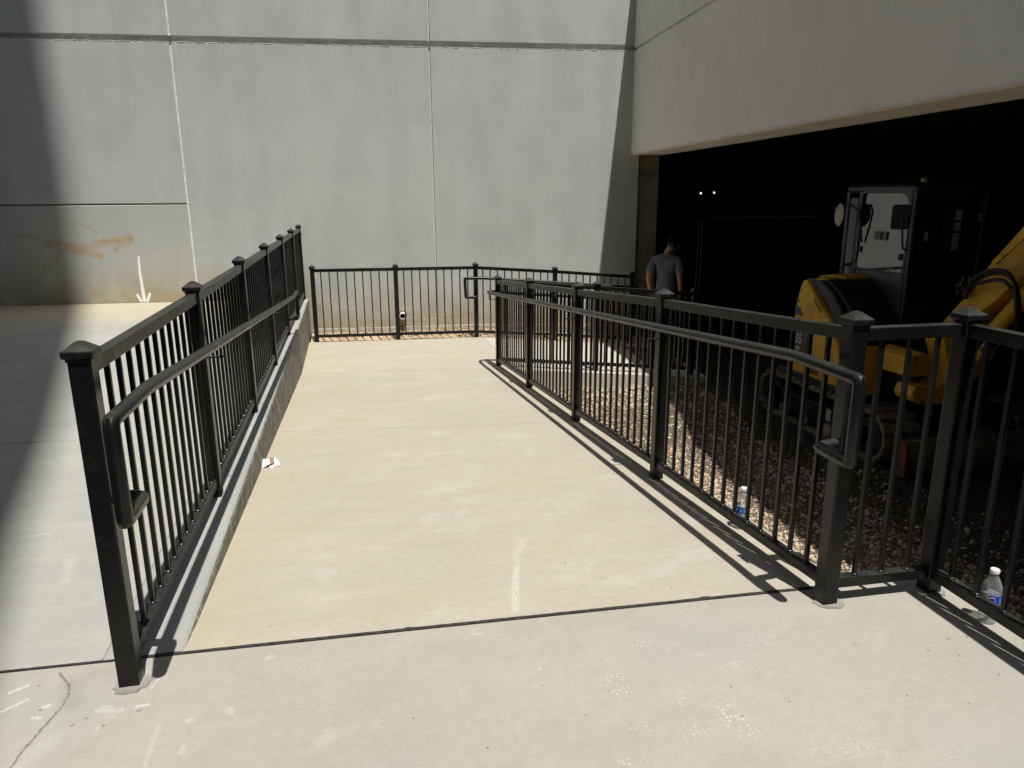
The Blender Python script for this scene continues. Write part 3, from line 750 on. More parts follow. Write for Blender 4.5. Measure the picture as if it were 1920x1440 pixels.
mb.f = [(k*S+j, k*S+(j+1)%S, (k+1)*S+(j+1)%S, (k+1)*S+j) for k in range(3) for j in range(S)]
mb.obj('mortar_ring', mat_joint, dp, local=True)

# ------------------------------------------------------------------ building over the garage
BA = -math.atan(.065)
bd = empty('garage_building', (4.412, 11.546, 0), 'grey concrete building whose deep fascia hangs over the dark open garage at right', 'building', rz=BA)
def bl(name, a, b, mat, bev=0.): return MB().box(a, b).obj(name, mat, bd, bevel=bev, local=True)
bl('fascia', (0, -16.0, 2.172), (.30, .02, 3.700), mat_fascia, .012)
bl('fascia', (0, -30, 2.172), (.30, -16.01, 3.700), mat_fascia, .012)
bl('upper_panel', (0, -2.93, 3.735), (.30, .02, 5.40), mat_fascia, .012)
bl('upper_panel', (-.004, -30, 3.735), (.30, -2.95, 5.40), mat_fascia, .012)
bl('beam_inner', (.301, -30, 2.172), (.52, .0, 3.099), mat_soffit)
bl('beam_core', (.03, -30, 2.20), (.27, 0, 5.3), mat_caulk_g)
bl('soffit', (.004, -30, 2.163), (.52, .0, 2.1715), mat_soffit)
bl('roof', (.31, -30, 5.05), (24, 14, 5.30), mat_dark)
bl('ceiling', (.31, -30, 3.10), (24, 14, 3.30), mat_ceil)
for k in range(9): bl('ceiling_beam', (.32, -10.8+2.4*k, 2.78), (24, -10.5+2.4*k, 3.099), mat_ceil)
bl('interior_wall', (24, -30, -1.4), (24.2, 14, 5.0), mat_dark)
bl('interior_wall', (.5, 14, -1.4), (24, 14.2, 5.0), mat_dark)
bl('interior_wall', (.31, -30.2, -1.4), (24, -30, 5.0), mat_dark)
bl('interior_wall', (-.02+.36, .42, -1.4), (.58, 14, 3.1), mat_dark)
col = bl('column', (.165, .05, -1.3), (.495, .40, 2.158), mat_column, .012)
MB().box((.165, .044, 1.86), (.495, .0495, 1.872)).obj('column_joint', mat_joint, bd, local=True)

tw = empty('shadow_tower', (-10, -25, 0), 'unseen tower added behind the viewer, shaped to shade the left slab', 'building')
MB().prism([(-26,-1.2),(1.2,-1.2),(.14,26),(.02,30.7),(-.66,48.5),(-.66,80),(-26,80)], 1, -28, -6).obj('tower_wall', mat_tower, tw)  # unseen blocker; outline tapered to set the shadow edge at left
wm = MB()
for i in range(7):
    for j in range(22): wm.box((-25+3*i, -6.0, 2+3.2*j), (-23.4+3*i, -5.97, 3.9+3.2*j))
wm.obj('window_band', mat_glass2, tw)['kind'] = 'stuff'

# things inside the garage
def lamp(x, y, z, lab):
    e = empty('wall_lamp', (x, y, z), lab, 'lamp', 'small lit lamps inside the garage')
    MB().lathe([(.003,-.02),(.012,-.018),(.017,0),(.011,.016),(.003,.02)], (x, y, z), 12).obj('bulb', mat_lamp, e, smooth=60)
    MB().box((x-.05, y+.03, z-.05), (x+.05, y+.09, z+.06)).obj('housing', mat_blk, e, bevel=.006)
    MB().tube([(x, y+.06, z+.06), (x, y+.06, 3.1)], .008, 6).obj('stem', mat_blk, e)
lamp(7.83, 16, 1.58, 'left of two tiny lit lamps deep in the dark garage')
lamp(8.16, 16, 1.59, 'right of two tiny lit lamps deep in the dark garage')
for x, zt, lab in ((6.36, 1.07, 'left of two thin grey upright pipes behind the man'), (6.43, 1.06, 'right of two thin grey upright pipes behind the man')):
    e = empty('upright_pipe', (x, 13, -.85), lab, 'pipe', 'two upright pipes in the garage')
    MB().tube([(x, 13, -.85), (x, 13, zt)], .013, 8).obj('pipe', simple('conduit_grey', (.75,.75,.73), .5, .1), e, smooth=50)
    MB().box((x-.03, 12.98, -.38), (x+.03, 13.03, -.30)).obj('coupling', mat_steel, e, bevel=.004)
mat_edge_l = simple('scuffed_edge', (.5,.48,.42), .6, .3)
sc_ = empty('storage_container', (8.3, 15, -.85), 'big dark storage container at the back of the garage', 'container')
MB().box((7.24, 14, -.80), (9.47, 16, 1.08)).obj('container_body', mat_dark, sc_, bevel=.01)
mb = MB()
for i in range(12): mb.box((7.33+.18*i, 13.965, -.7), (7.42+.18*i, 13.998, .98))
mb.obj('corrugation', mat_dark, sc_, bevel=.005)
MB().box((7.22, 13.96, 1.082), (9.49, 14.04, 1.12)).obj('container_rim', mat_edge_l, sc_)

# ------------------------------------------------------------------ excavator
GZ = -1.12
ex = empty('mini_excavator', (6.03, 7.1, GZ), 'yellow and black compact crawler excavator parked inside the dark garage, blade toward the viewer', 'excavator')
def tread(x0, x1):
    y0, y1, zb, zt = 5.98, 8.30, GZ+.005, GZ+.53; r = (zt-zb)/2; zc = (zb+zt)/2; pts = []
    for i in range(13): a = -math.pi/2-math.pi*i/12; pts.append((y0+r+r*math.cos(a), zc+r*math.sin(a)))
    for i in range(13): a = math.pi/2-math.pi*i/12; pts.append((y1-r+r*math.cos(a), zc+r*math.sin(a)))
    inn = [(y0+r+(y-y0-r)*.86 if y < y0+r else (y1-r+(y-y1+r)*.86 if y > y1-r else y), zc+(z-zc)*.86) for y, z in pts]
    t = MB(); n = len(pts)
    for (pl, x) in ((pts, x0), (pts, x1), (inn, x1), (inn, x0)): t.v += [(x, y, z) for y, z in pl]
    for k in range(4):
        k2 = (k+1) % 4
        for i in range(n): t.f.append((k*n+i, k*n+(i+1) % n, k2*n+(i+1) % n, k2*n+i))
    # shoes
    L = []; tot = 0
    for i in range(n):
        a, b = Vector(pts[i]), Vector(pts[(i+1) % n]); L.append((a, b, (b-a).length)); tot += (b-a).length
    N = 38; pos = 0; idx = 0; acc = 0
    for k in range(N):
        s_ = tot*k/N
        while s_ > acc+L[idx][2]: acc += L[idx][2]; idx += 1
        a, b, l = L[idx]; d = (b-a).normalized(); c = a+d*(s_-acc); nn = Vector((-d.y, d.x))
        if nn.dot(c-Vector(((y0+y1)/2, zc))) < 0: nn = -nn
        hw = .055
        q = [c-d*hw-nn*.008, c+d*hw-nn*.008, c+d*(hw*.55)+nn*.026, c-d*(hw*.9)+nn*.020]
        if min(p.y for p in q) < GZ-.004:
            q = [Vector((p.x, max(p.y, GZ-.004))) for p in q]
        t.prism([(p.x, p.y) for p in q], 0, x0-.012+random.uniform(-.003,.003), x1+.012)
    to = t.obj('track', mat_track, ex, bevel=.004, bseg=1)
    MB().prism([(y0+.3, zc-.15), (y1-.3, zc-.15), (y1-.25, zc+.09), (y0+.25, zc+.09)], 0, x0+.03, x1-.03).obj('track_frame', mat_blk, to, bevel=.01)
    for yy in (y0+r, y1-r):
        wv = [(x0+.03, yy+.19*math.cos(6.2832*j/24), zc+.19*math.sin(6.2832*j/24)) for j in range(24)]+[(x1-.03, yy+.19*math.cos(6.2832*j/24), zc+.19*math.sin(6.2832*j/24)) for j in range(24)]
        MB().add(wv, [tuple(range(24)), tuple(range(24, 48))[::-1]]+[(j, (j+1)%24, (j+1)%24+24, j+24) for j in range(24)]).obj('idler_wheel', mat_blk, to, bevel=.006)
    for k in range(4):
        yy = y0+.5+.44*k
        wv = [(x_, yy+.075*math.cos(6.2832*j/16), zc-.155+.075*math.sin(6.2832*j/16)) for x_ in (x0+.02, x1-.02) for j in range(16)]
        MB().add(wv, [tuple(range(16)), tuple(range(16, 32))[::-1]]+[(j, (j+1)%16, (j+1)%16+16, j+16) for j in range(16)]).obj('roller', mat_steel, to)
    return to
tr = tread(5.04, 5.44); tread(6.62, 7.02)
MB().box((5.022, 6.82, GZ+.24), (5.0265, 6.90, GZ+.37)).obj('emblem_plate', mat_label, tr)
MB().box((5.46, 6.2, GZ+.16), (6.6, 8.0, GZ+.46)).obj('undercarriage', mat_blk, ex, bevel=.03)
MB().lathe([(.42,0),(.42,.12),(.40,.13)], (6.03, 7.1, -.66), 36).obj('slew_ring', mat_blk, ex)
# blade
bp_ = [(5.80, GZ+.01), (5.76, GZ+.03), (5.745, GZ+.12), (5.75, GZ+.24), (5.775, GZ+.345), (5.80, GZ+.36), (5.82, GZ+.34), (5.79, GZ+.22), (5.79, GZ+.12)]
bo_ = MB().prism(bp_, 0, 5.10, 7.02).obj('blade', mat_steel, ex, bevel=.004)
MB().prism([(5.70, GZ+.005), (5.86, GZ+.005), (5.86, GZ+.34), (5.80, GZ+.38), (5.715, GZ+.34)], 0, 5.065, 5.099).obj('blade_side_plate', mat_rust, bo_, bevel=.006)
MB().prism([(5.70, GZ+.005), (5.86, GZ+.005), (5.86, GZ+.34), (5.80, GZ+.38), (5.715, GZ+.34)], 0, 7.021, 7.055).obj('blade_side_plate', mat_rust, bo_, bevel=.006)
for x in (5.62, 6.36): MB().prism([(5.795, GZ+.10), (6.5, GZ+.22), (6.5, GZ+.34), (5.795, GZ+.22)], 0, x, x+.09).obj('blade_arm', mat_steel, ex, bevel=.01)
# deck and lower skirts
MB().box((5.08, 6.42, -.60), (6.98, 8.0, -.49)).obj('deck', mat_blk, ex, bevel=.02)
MB().prism([(4.96,-.46),(5.19,-.46),(5.19,-.19),(5.445,-.19),(5.455,-.02),(5.43,.02),(4.96,.03)], 1, 6.36, 6.50).obj('front_skirt', mat_yel, ex, bevel=.015)
MB().box((5.47, 6.40, -.45), (6.95, 6.50, .02)).obj('front_panel', mat_blk, ex, bevel=.02)
# rear/side yellow shell: profile in (y,z)
sh = [(7.60,-.47),(7.63,.05),(7.61,.30),(7.57,.48),(7.52,.60),(7.44,.62),(7.30,.49),(7.16,.37),(6.96,.23),(6.84,.08),(6.75,-.10),(6.70,-.30),(6.69,-.47)]
so_ = MB().prism(sh, 0, 4.99, 5.10).obj('side_shell', mat_yel, ex, bevel=.03, bseg=4, smooth=40)
rearp = [(7.50,-.47),(7.86,-.44),(7.93,.10),(7.90,.40),(7.80,.56),(7.68,.63),(7.45,.665),(7.22,.655),(7.22,.60),(7.4,.56),(7.5,.40)]
rearq = [(7.45,-.47),(7.62,-.44),(7.66,.10),(7.64,.36),(7.59,.51),(7.52,.60),(7.40,.640),(7.24,.645),(7.24,.60),(7.35,.56),(7.45,.40)]
MB().prism(rearp, 0, 5.32, 6.95).prism(rearq, 0, 5.105, 5.318).obj('engine_cover', mat_yel, ex, bevel=.03, bseg=3, smooth=40)
# top-rear transition seen above the dark hood
hp = [(7.60,.62),(7.40,.640),(7.22,.63),(7.06,.565),(6.90,.46),(6.76,.33),(6.64,.20),(6.54,.08),(6.47,-.02),(6.44,-.46),(7.58,-.46)]
MB().prism(hp, 0, 5.105, 6.93).obj('hood', mat_blk, ex, bevel=.03, bseg=3, smooth=40)
rib = [(7.47,.60),(7.34,.56),(7.20,.46),(7.04,.33),(6.90,.16),(6.79,-.02),(6.73,-.25),(6.65,-.25),(6.67,-.02),(6.74,.20),(6.88,.39),(7.06,.54),(7.25,.625)]
MB().prism(rib, 0, 5.03, 5.36).obj('hood_edge', mat_hood, ex, bevel=.02, bseg=3, smooth=40)
# vents, slots and decals on the shell (right side faces -x)
fx = 4.9865
vq = MB()
vq.prism([(7.60,.40),(7.52,.36),(7.58,.34)], 0, fx, 4.9895); vq.prism([(7.605,.315),(7.49,.275),(7.455,.19),(7.61,.20)], 0, fx, 4.9895); vq.prism([(7.61,.165),(7.46,.15),(7.47,.125),(7.61,.13)], 0, fx, 4.9895)
vq.obj('vent', simple('vent_blue_black', (.012,.03,.055), .4, .2), so_)
MB().prism([(7.28,.40),(7.25,.42),(7.10,.30),(7.12,.27)], 0, fx, 4.9895).obj('handle_slot', simple('ochre_slot', (.20,.11,.02), .6, .1), so_)
MB().prism([(7.595,.12),(7.335,.12),(7.325,-.25),(7.37,-.30),(7.58,-.30)], 0, fx, 4.9895).obj('decal_panel', simple('decal_charcoal', (.035,.035,.033), .5, .1), so_)
def text(s_, size, loc, par, mat, rot=(R(90), 0, R(-90)), bold=.0, sx=1.):
    cu = bpy.data.curves.new('decal_text', 'FONT'); cu.body = s_; cu.size = size; cu.extrude = .0008; cu.offset = bold; cu.align_x = 'CENTER'
    t = bpy.data.objects.new('tmp_text', cu); C.objects.link(t); dg = bpy.context.evaluated_depsgraph_get()
    me = bpy.data.meshes.new_from_object(t.evaluated_get(dg)); bpy.data.objects.remove(t)
    me.materials.clear(); me.materials.append(mat)
    me.transform(Matrix.Translation(loc) @ Matrix(((0,0,-1,0),(-1,0,0,0),(0,1,0,0),(0,0,0,1))) @ Matrix.Diagonal((sx,1,1,1)))
    return link('decal_text', me, par)
text('PC', .115, Vector((4.985, 7.485, .01)), so_, mat_txt, bold=.003, sx=.8)
text('55', .15, Vector((4.985, 7.485, -.12)), so_, mat_txt, bold=.004, sx=.8)
text('MR', .085, Vector((4.985, 7.487, -.215)), so_, mat_txt, bold=.002, sx=.8)
text('F5050', .085, Vector((4.985, 7.17, -.415)), so_, mat_txtb, bold=.001)
# cab
x0, x1, y0, y1, z0, z1 = 5.62, 6.52, 6.65, 7.76, -.02, 1.58
cf = MB()
for (x, y) in ((x0, y0), (x1, y0), (x0, y1), (x1, y1), (x0, 7.48)):
    sx_ = .04 if x == x0 else -.04; sy_ = .04 if y < 7.7 else -.04
    cf.box((min(x, x+1.6*sx_), y if sy_ > 0 else y+1.6*sy_, z0), (max(x, x+1.6*sx_), y+1.6*sy_ if sy_ > 0 else y, z1))
cf.box((x0+.004, y0+.07, z0), (x0+.05, 7.475, .735)); cf.box((x0+.004, 7.55, z0), (x0+.05, y1-.07, .55))
cf.box((x0+.004, y0+.07, 1.553), (x0+.05, 7.475, z1-.002)); cf.box((x0+.07, y0+.004, z0), (x1-.07, y0+.05, .42)); cf.box((x0+.07, y0+.004, 1.47), (x1-.07, y0+.05, z1-.002))
cf.box((x1-.05, y0+.07, z0), (x1-.004, y1-.07, .5)); cf.box((x0+.07, y1-.05, z0), (x1-.07, y1-.004, .6))
cab = cf.obj('cab_frame', mat_frame, ex, bevel=.026, bseg=4, smooth=40)
MB().box((x0-.012, y0-.012, z1-.03), (x1+.012, y1+.012, z1+.075)).obj('cab_roof', mat_frame, cab, bevel=.050, bseg=5, smooth=50)
def rrect(a0, b0, a1, b1, rr):
    out = []
    for (cx, cy_, r_, s0) in ((a1-rr[0], b1-rr[0], rr[0], 0), (a0+rr[1], b1-rr[1], rr[1], 90), (a0+rr[2], b0+rr[2], rr[2], 180), (a1-rr[3], b0+rr[3], rr[3], 270)):
        for k in range(6): a = R(s0+18*k); out.append((cx+r_*math.cos(a), cy_+r_*math.sin(a)))
    return out
# rounded corner pieces around the side window (upper front corner strongly rounded)
side = rrect(6.725, .738, 7.472, 1.552, (.03, .16, .03, .03))
sw = MB().prism(side, 0, x0+.004, x0+.012)
sw.v = [(x+(z-.738)*.024, y, z) for x, y, z in sw.v]
sw.obj('side_window', mat_glass, cab)
fr = MB(); n = len(side); o1 = [(6.714, .728)]; 
outer = rrect(6.70, .715, 7.49, 1.575, (.03, .05, .03, .03))
for x in (x0-.006, x0+.012):
    fr.v += [(x, a, b) for a, b in side]+[(x, a, b) for a, b in outer]
for i in range(n):
    j = (i+1) % n; fr.f += [(i, j, n+j, n+i), (2*n+i, 3*n+i, 3*n+j, 2*n+j), (i, 2*n+i, 2*n+j, j), (n+i, n+j, 3*n+j, 3*n+i)]
fr.obj('window_surround', mat_frame, cab)
MB().prism(rrect(7.56, .56, 7.685, 1.50, (.02,.02,.02,.02)), 0, x0+.010, x0+.016).obj('rear_quarter_window', mat_glass2, cab)
fp = rrect(x0+.075, .43, x1-.075, 1.465, (.05,.05,.04,.04))
wf = MB().prism([(a, b) for a, b in fp], 1, y0+.012, y0+.018).obj('front_window', mat_glass2, cab)
for k, (za, zb) in enumerate(((1.28, 1.38), (1.17, 1.255), (.97, 1.145))):
    st2 = MB(); st2.box((6.12, y0+.0085, za), (6.20, y0+.0115, zb)); st2.obj('sticker', mat_label, wf)
MB().box((5.98, y0+.009, .99), (6.115, y0+.0118, 1.38)).obj('painted_reflection', simple('green_reflection', (.012,.030,.024), .35, .2), wf)  # greenish window reflection put in as a coloured sheet
for (x, z, f_) in ((5.79, 1.12, 0), (6.41, 1.30, 0)):
    t = [(x+.014*math.cos(6.2832*j/14), y0-.004, z+.045*math.sin(6.2832*j/14)) for j in range(15)]
    MB().tube(t, .0045, 6, cap=False).obj('latch_loop', mat_label, wf)
for y, z in ((7.43, .94), (6.78, .90)):
    MB().prism(rrect(y-.022, z-.035, y+.022, z+.035, (.015,)*4), 0, x0-.006, x0+.009).obj('window_latch', mat_txtb, cab, bevel=.003)
MB().box((x0+.007, 7.17, .765), (x0+.0095, 7.235, .845)).obj('sticker', mat_label, cab)
for ya, yb in ((7.115, 7.215), (7.02, 7.085)): MB().box((x0-.002, ya, 1.06), (x0+.0135, yb, 1.15)).obj('sticker', simple('sticker_grey', (.12,.12,.11), .7, .1), cab)
# dust speckle low on the frame and lamp on the roof edge
MB().lathe([(.02,0),(.035,.01),(.035,.04),(.01,.06)], (5.66, 6.62, 1.655), 14).obj('work_lamp', mat_steel, cab, smooth=50)
# mirrors
mr = MB().tube([(5.61, 7.40, 1.02), (5.58, 7.40, 1.20), (5.55, 7.42, 1.36), (5.51, 7.52, 1.43), (5.48, 7.66, 1.41), (5.47, 7.76, 1.385)], .011, 8).obj('mirror_arm', mat_blk, ex, smooth=50)
mm = MB().lathe([(.004,-.016),(.10,-.014),(.118,0),(.10,.014),(.004,.018)], (0,0,0), 28).mesh('mirror', mat_bone, smooth=50)
mm.transform(Matrix.Translation((5.475, 7.655, 1.315)) @ Matrix.Rotation(R(-98), 4, 'Z') @ Matrix.Rotation(R(8), 4, 'Y') @ Matrix.Rotation(R(90), 4, 'X') @ Matrix.Diagonal((.8, 1.1, 1, 1)))
link('mirror', mm, mr)
mr2 = MB().tube([(5.60, 6.66, .98), (5.53, 6.65, 1.0), (5.51, 6.66, 1.15), (5.51, 6.68, 1.30)], .010, 8).obj('mirror_arm', mat_blk, ex, smooth=50)
m2 = MB().prism(rrect(-.085,-.125,.085,.125,(.03,)*4), 1, -.02, .02).mesh('mirror', mat_txtb, .01)
m2.transform(Matrix.Translation((5.51, 6.71, 1.315)) @ Matrix.Rotation(R(-42), 4, 'Z'))
link('mirror', m2, mr2)
# swing bracket and hook
sb = MB().prism([(5.12,-.16),(5.12,.02),(5.17,.055),(5.24,.08),(5.30,.065),(5.355,.03),(5.35,-.16)], 1, 5.88, 6.34).obj('swing_bracket', mat_yel, ex, bevel=.018, bseg=3)
MB().prism([(5.405,.30),(5.47,.32),(5.52,.16),(5.585,-.05),(5.60,-.22),(5.575,-.34),(5.50,-.425),(5.30,-.435),(5.15,-.38),(5.12,-.33),(5.145,-.235),(5.24,-.225),(5.38,-.255),(5.455,-.215),(5.49,-.13),(5.475,-.02),(5.43,.10),(5.385,.20)], 1, 5.80, 6.05).obj('swing_hook', mat_yel, ex, bevel=.02, bseg=3)
MB().box((5.30,6.05,-.42),(5.75,6.45,-.20)).obj('pivot_block', mat_blk, ex, bevel=.02)
# boom: side profile in (y,z), left face toward the yard
bm_ = [(6.14,.10),(6.05,.0),(5.93,.02),(5.84,.25),(5.65,.49),(5.48,.63),(5.39,.74),(5.27,.85),(4.95,1.22),(4.62,1.80),(4.42,2.05),(4.52,2.14),(4.70,2.12),(4.98,1.72),(5.34,1.28),(5.60,.96),(5.68,.85),(5.77,.68),(5.92,.52),(6.08,.32)]
boom = MB().prism(bm_, 0, 5.60, 5.87).obj('boom', mat_yel, ex, bevel=.014, bseg=2)
MB().prism([(5.30,1.245),(5.26,1.215),(5.55,.93),(5.60,.955)], 0, 5.585, 5.5975).obj('boom_pipe', mat_yel, boom, bevel=.004)
MB().tube([(5.74, 5.86, -.12), (5.74, 5.62, .28)], .03, 14).obj('cylinder_rod', mat_chrome, boom, smooth=50)
MB().tube([(5.74, 5.62, .28), (5.74, 5.58, .345), (5.74, 5.1, 1.0)], [.062,.07,.07], 18).obj('boom_cylinder', mat_yel, boom, smooth=50)
MB().prism([(5.95,-.22),(5.80,-.20),(5.70,-.04),(5.62,.10),(5.66,.14),(5.80,.05),(5.93,-.08)], 0, 5.66, 5.82).obj('cylinder_clevis', mat_yel, boom, bevel=.012)
def smooth_path(P, n=8):
    P = [Vector(p) for p in P]; out = []
    for i in range(len(P)-1):
        p0, p1, p2, p3 = P[max(i-1, 0)], P[i], P[i+1], P[min(i+2, len(P)-1)]
        for k in range(n):
            t = k/n; out.append(.5*((2*p1)+(-p0+p2)*t+(2*p0-5*p1+4*p2-p3)*t*t+(-p0+3*p1-3*p2+p3)*t**3))
    return out+[P[-1]]
for dx, dz, kk in ((0, 0, 1.), (.0, -.055, .93), (-.03, .03, 1.04)):
    hp_ = [(5.57, 5.80, .60), (5.50+dx, 5.66, .76+dz*.4), (5.48+dx, 5.52, .84+dz), (5.47+dx, 5.40, .87+dz), (5.47+dx, 5.28+.04*(1-kk)*8, .86+dz), (5.48+dx, 5.19, .76+dz), (5.52+dx, 5.17, .58), (5.60, 5.24, .42), (5.70, 5.42, .28), (5.72, 5.6, .1)]
    MB().tube(smooth_path(hp_), .017, 10).obj('hydraulic_hose', mat_hose, boom, smooth=50)
ft = MB()
for k in range(9):
    a = (5.585-.012*(k % 3), 5.93-.05*(k//2)*.9, .62+.045*(k % 4)); ft.tube([a, (a[0]-.03, a[1]-.035, a[2]+.05)], [.012,.016], 8)
ft.obj('hose_fittings', mat_chrome, boom, smooth=50)
MB().prism([(4.60,2.16),(4.30,2.22),(3.55,.30),(3.62,.12),(3.78,.16),(4.45,1.9)], 0, 5.64, 5.83).obj('stick', mat_yel, boom, bevel=.012)
MB().prism([(3.55,.25),(3.85,.25),(4.02,-.10),(4.00,-.45),(3.80,-.72),(3.50,-.85),(3.28,-.80),(3.34,-.77),(3.52,-.76),(3.72,-.62),(3.86,-.42),(3.86,-.12),(3.70,.10)], 0, 5.45, 6.0).obj('bucket', mat_steel, boom, bevel=.008)

# ------------------------------------------------------------------ person
def skin(name, chain, mat, parent, edges=None, sub=2):
    """chain: list of (x,y,z,r[,r2]); edges default consecutive"""
    me = bpy.data.meshes.new(name); E = edges or [(i, i+1) for i in range(len(chain)-1)]
    me.from_pydata([c[:3] for c in chain], E, []); o = link(name, me, parent, local=True)
    md = o.modifiers.new('skin', 'SKIN'); md.use_smooth_shade = True; md.branch_smoothing = .4
    if not me.skin_vertices: return o
    for i, c in enumerate(chain):
        sv = me.skin_vertices[0].data[i]; sv.radius = (c[3], c[4] if len(c) > 4 else c[3]); sv.use_root = (i == 0)
    s2 = o.modifiers.new('sub', 'SUBSURF'); s2.levels = sub; s2.render_levels = sub
    dg = bpy.context.evaluated_depsgraph_get(); m2_ = bpy.data.meshes.new_from_object(o.evaluated_get(dg))
    o.modifiers.clear(); o.data = m2_; m2_.materials.clear(); m2_.materials.append(mat)
    for p in m2_.polygons: p.use_smooth = True
    return o
pe = empty('person', (4.42, 10.0, r2z(4.42, 10)), 'man in a grey t-shirt and dark cap, seen from behind, hands in pockets', 'person', rz=R(-36))
S_ = 1.0
# local frame: +y away from the camera (he faces away), +x to the right
body = [(0,0,.93,.13,.10),(0,-.01,1.08,.125,.09),(0,.0,1.25,.135,.095),(0,.0,1.43,.13,.09),(.01,.04,1.515,.052,.055),(.03,.09,1.565,.052,.054),(.05,.15,1.60,.074,.088),(.055,.165,1.645,.072,.086),
        (-.165,.0,1.44,.050),(-.25,-.06,1.17,.042),(-.215,.0,.94,.033),(-.185,.045,.87,.028),(-.165,.06,.80,.022),
        (.165,.0,1.44,.050),(.215,-.06,1.17,.042),(.215,.02,.97,.033),(.195,.06,.88,.028),(.175,.07,.81,.022),
        (-.09,.0,.85,.085),(-.10,.02,.48,.058),(-.10,-.02,.10,.042),(-.10,.12,.04,.035),(.09,.0,.85,.085),(.11,.0,.48,.058),(.12,-.03,.10,.042),(.13,.11,.04,.035)]
E_ = [(0,1),(1,2),(2,3),(3,4),(4,5),(5,6),(6,7),(3,8),(8,9),(9,10),(10,11),(11,12),(3,13),(13,14),(14,15),(15,16),(16,17),(0,18),(18,19),(19,20),(20,21),(0,22),(22,23),(23,24),(24,25)]
bo3 = skin('body', body, mat_skin, pe, E_)
bm = bmesh.new()
for sx_ in (-1, 1):  # ears, nose, hidden-side face and fingers going into the pockets
    mtx = Matrix.Translation((.052+.072*sx_, .155, 1.615)) @ Matrix.Diagonal((.014,.026,.036,1)); bmesh.ops.create_uvsphere(bm, u_segments=10, v_segments=8, radius=1, matrix=mtx)
    mtx = Matrix.Translation((.052+.032*sx_, .238, 1.62)) @ Matrix.Diagonal((.014,.010,.010,1)); bmesh.ops.create_uvsphere(bm, u_segments=8, v_segments=6, radius=1, matrix=mtx)
    hx_ = (-.185 if sx_ < 0 else .19)
    for k in range(4):
        a = Vector((hx_-sx_*.004, .03+.019*k, .868)); l = (.062, .07, .066, .05)[k]
        for t in range(5):
            c = a+Vector((-sx_*.012*t*.35, .002*t, -l*t/4)); bmesh.ops.create_uvsphere(bm, u_segments=8, v_segments=6, radius=.0095-.0006*t, matrix=Matrix.Translation(c))
    for t in range(4):
        c = Vector((hx_-sx_*.015*t*.5, .10+.004*t, .895-.016*t)); bmesh.ops.create_uvsphere(bm, u_segments=8, v_segments=6, radius=.0115, matrix=Matrix.Translation(c))
bmesh.ops.create_cone(bm, segments=8, radius1=.016, radius2=.006, depth=.045, cap_ends=True, matrix=Matrix.Translation((.052,.252,1.60)) @ Matrix.Rotation(R(25), 4, 'X'))
bmesh.ops.create_uvsphere(bm, u_segments=8, v_segments=6, radius=1, matrix=Matrix.Translation((.052,.238,1.57)) @ Matrix.Diagonal((.024,.008,.007,1)))
bm.from_mesh(bo3.data); bm.to_mesh(bo3.data); bm.free()
for p in bo3.data.polygons: p.use_smooth = True
shirt = [(0,0,.88,.155,.115),(0,-.005,.98,.15,.11),(0,-.01,1.10,.150,.108),(0,.0,1.28,.172,.118),(0,.0,1.42,.170,.108),(.005,.03,1.505,.078,.070),
         (-.17,.0,1.435,.076),(-.215,-.03,1.31,.070),(-.245,-.05,1.215,.066),(.17,.0,1.435,.076),(.200,-.035,1.31,.070),(.215,-.055,1.215,.066)]
so3 = skin('shirt', shirt, mat_shirt, pe, [(0,1),(1,2),(2,3),(3,4),(4,5),(4,6),(6,7),(7,8),(4,9),(9,10),(10,11)])
for v in so3.data.vertices:   # cloth folds pulled toward the right hip
    c = v.co; d = .010*math.sin(28*(c.x*.8+c.z*.55)+2)*max(0, min(1, (1.35-c.z)*3)); n_ = v.normal; v.co = c+n_*d
tz = [(0,0,.92,.14,.11),(-.085,.0,.82,.10),(-.10,.02,.48,.078),(-.10,-.015,.12,.066),(-.10,-.02,.05,.068),(.085,.0,.82,.10),(.11,.0,.48,.078),(.12,-.025,.12,.066),(.12,-.03,.05,.068)]
skin('trousers', tz, mat_pants, pe, [(0,1),(1,2),(2,3),(3,4),(0,5),(5,6),(6,7),(7,8)])
cap_ = MB().lathe([(.094,-.02),(.098,.0),(.096,.035),(.078,.075),(.045,.098),(.008,.106)], (0,0,0), 24)
cm = cap_.mesh('cap', mat_cap, smooth=60); cm.transform(Matrix.Translation((.054,.155,1.655)) @ Matrix.Rotation(R(-24), 4, 'X') @ Matrix.Diagonal((.93,1.08,1,1)))
co_ = link('cap', cm, pe, local=True)
hm = MB().lathe([(.060,-.055),(.074,-.035),(.082,-.01),(.084,.01)], (0,0,0), 20).mesh('hair', mat_hair, smooth=60)
hm.transform(Matrix.Translation((.052,.140,1.648)) @ Matrix.Rotation(R(-24), 4, 'X') @ Matrix.Diagonal((.92,1.,1.2,1))); link('hair', hm, pe, local=True)
bm2 = MB().prism([(-.07,0),(-.065,.05),(-.035,.085),(0,.095),(.035,.085),(.065,.05),(.07,0)], 2, 0, .008).mesh('cap_brim', mat_cap, .002)
bm2.transform(Matrix.Translation((.054,.24,1.615)) @ Matrix.Rotation(R(-22), 4, 'X')); link('cap_brim', bm2, pe, local=True).name = 'cap_brim'
pe.scale = (.985, .985, .985)
for sx_ in (-1, 1):
    sm_ = MB().box((.0,-.13,0),(.10,.15,.075)).mesh('shoe', mat_txtb, .03, 3, smooth=60); sm_.transform(Matrix.Translation((.11*sx_-.05, .02, .0))); link('shoe', sm_, pe, local=True)

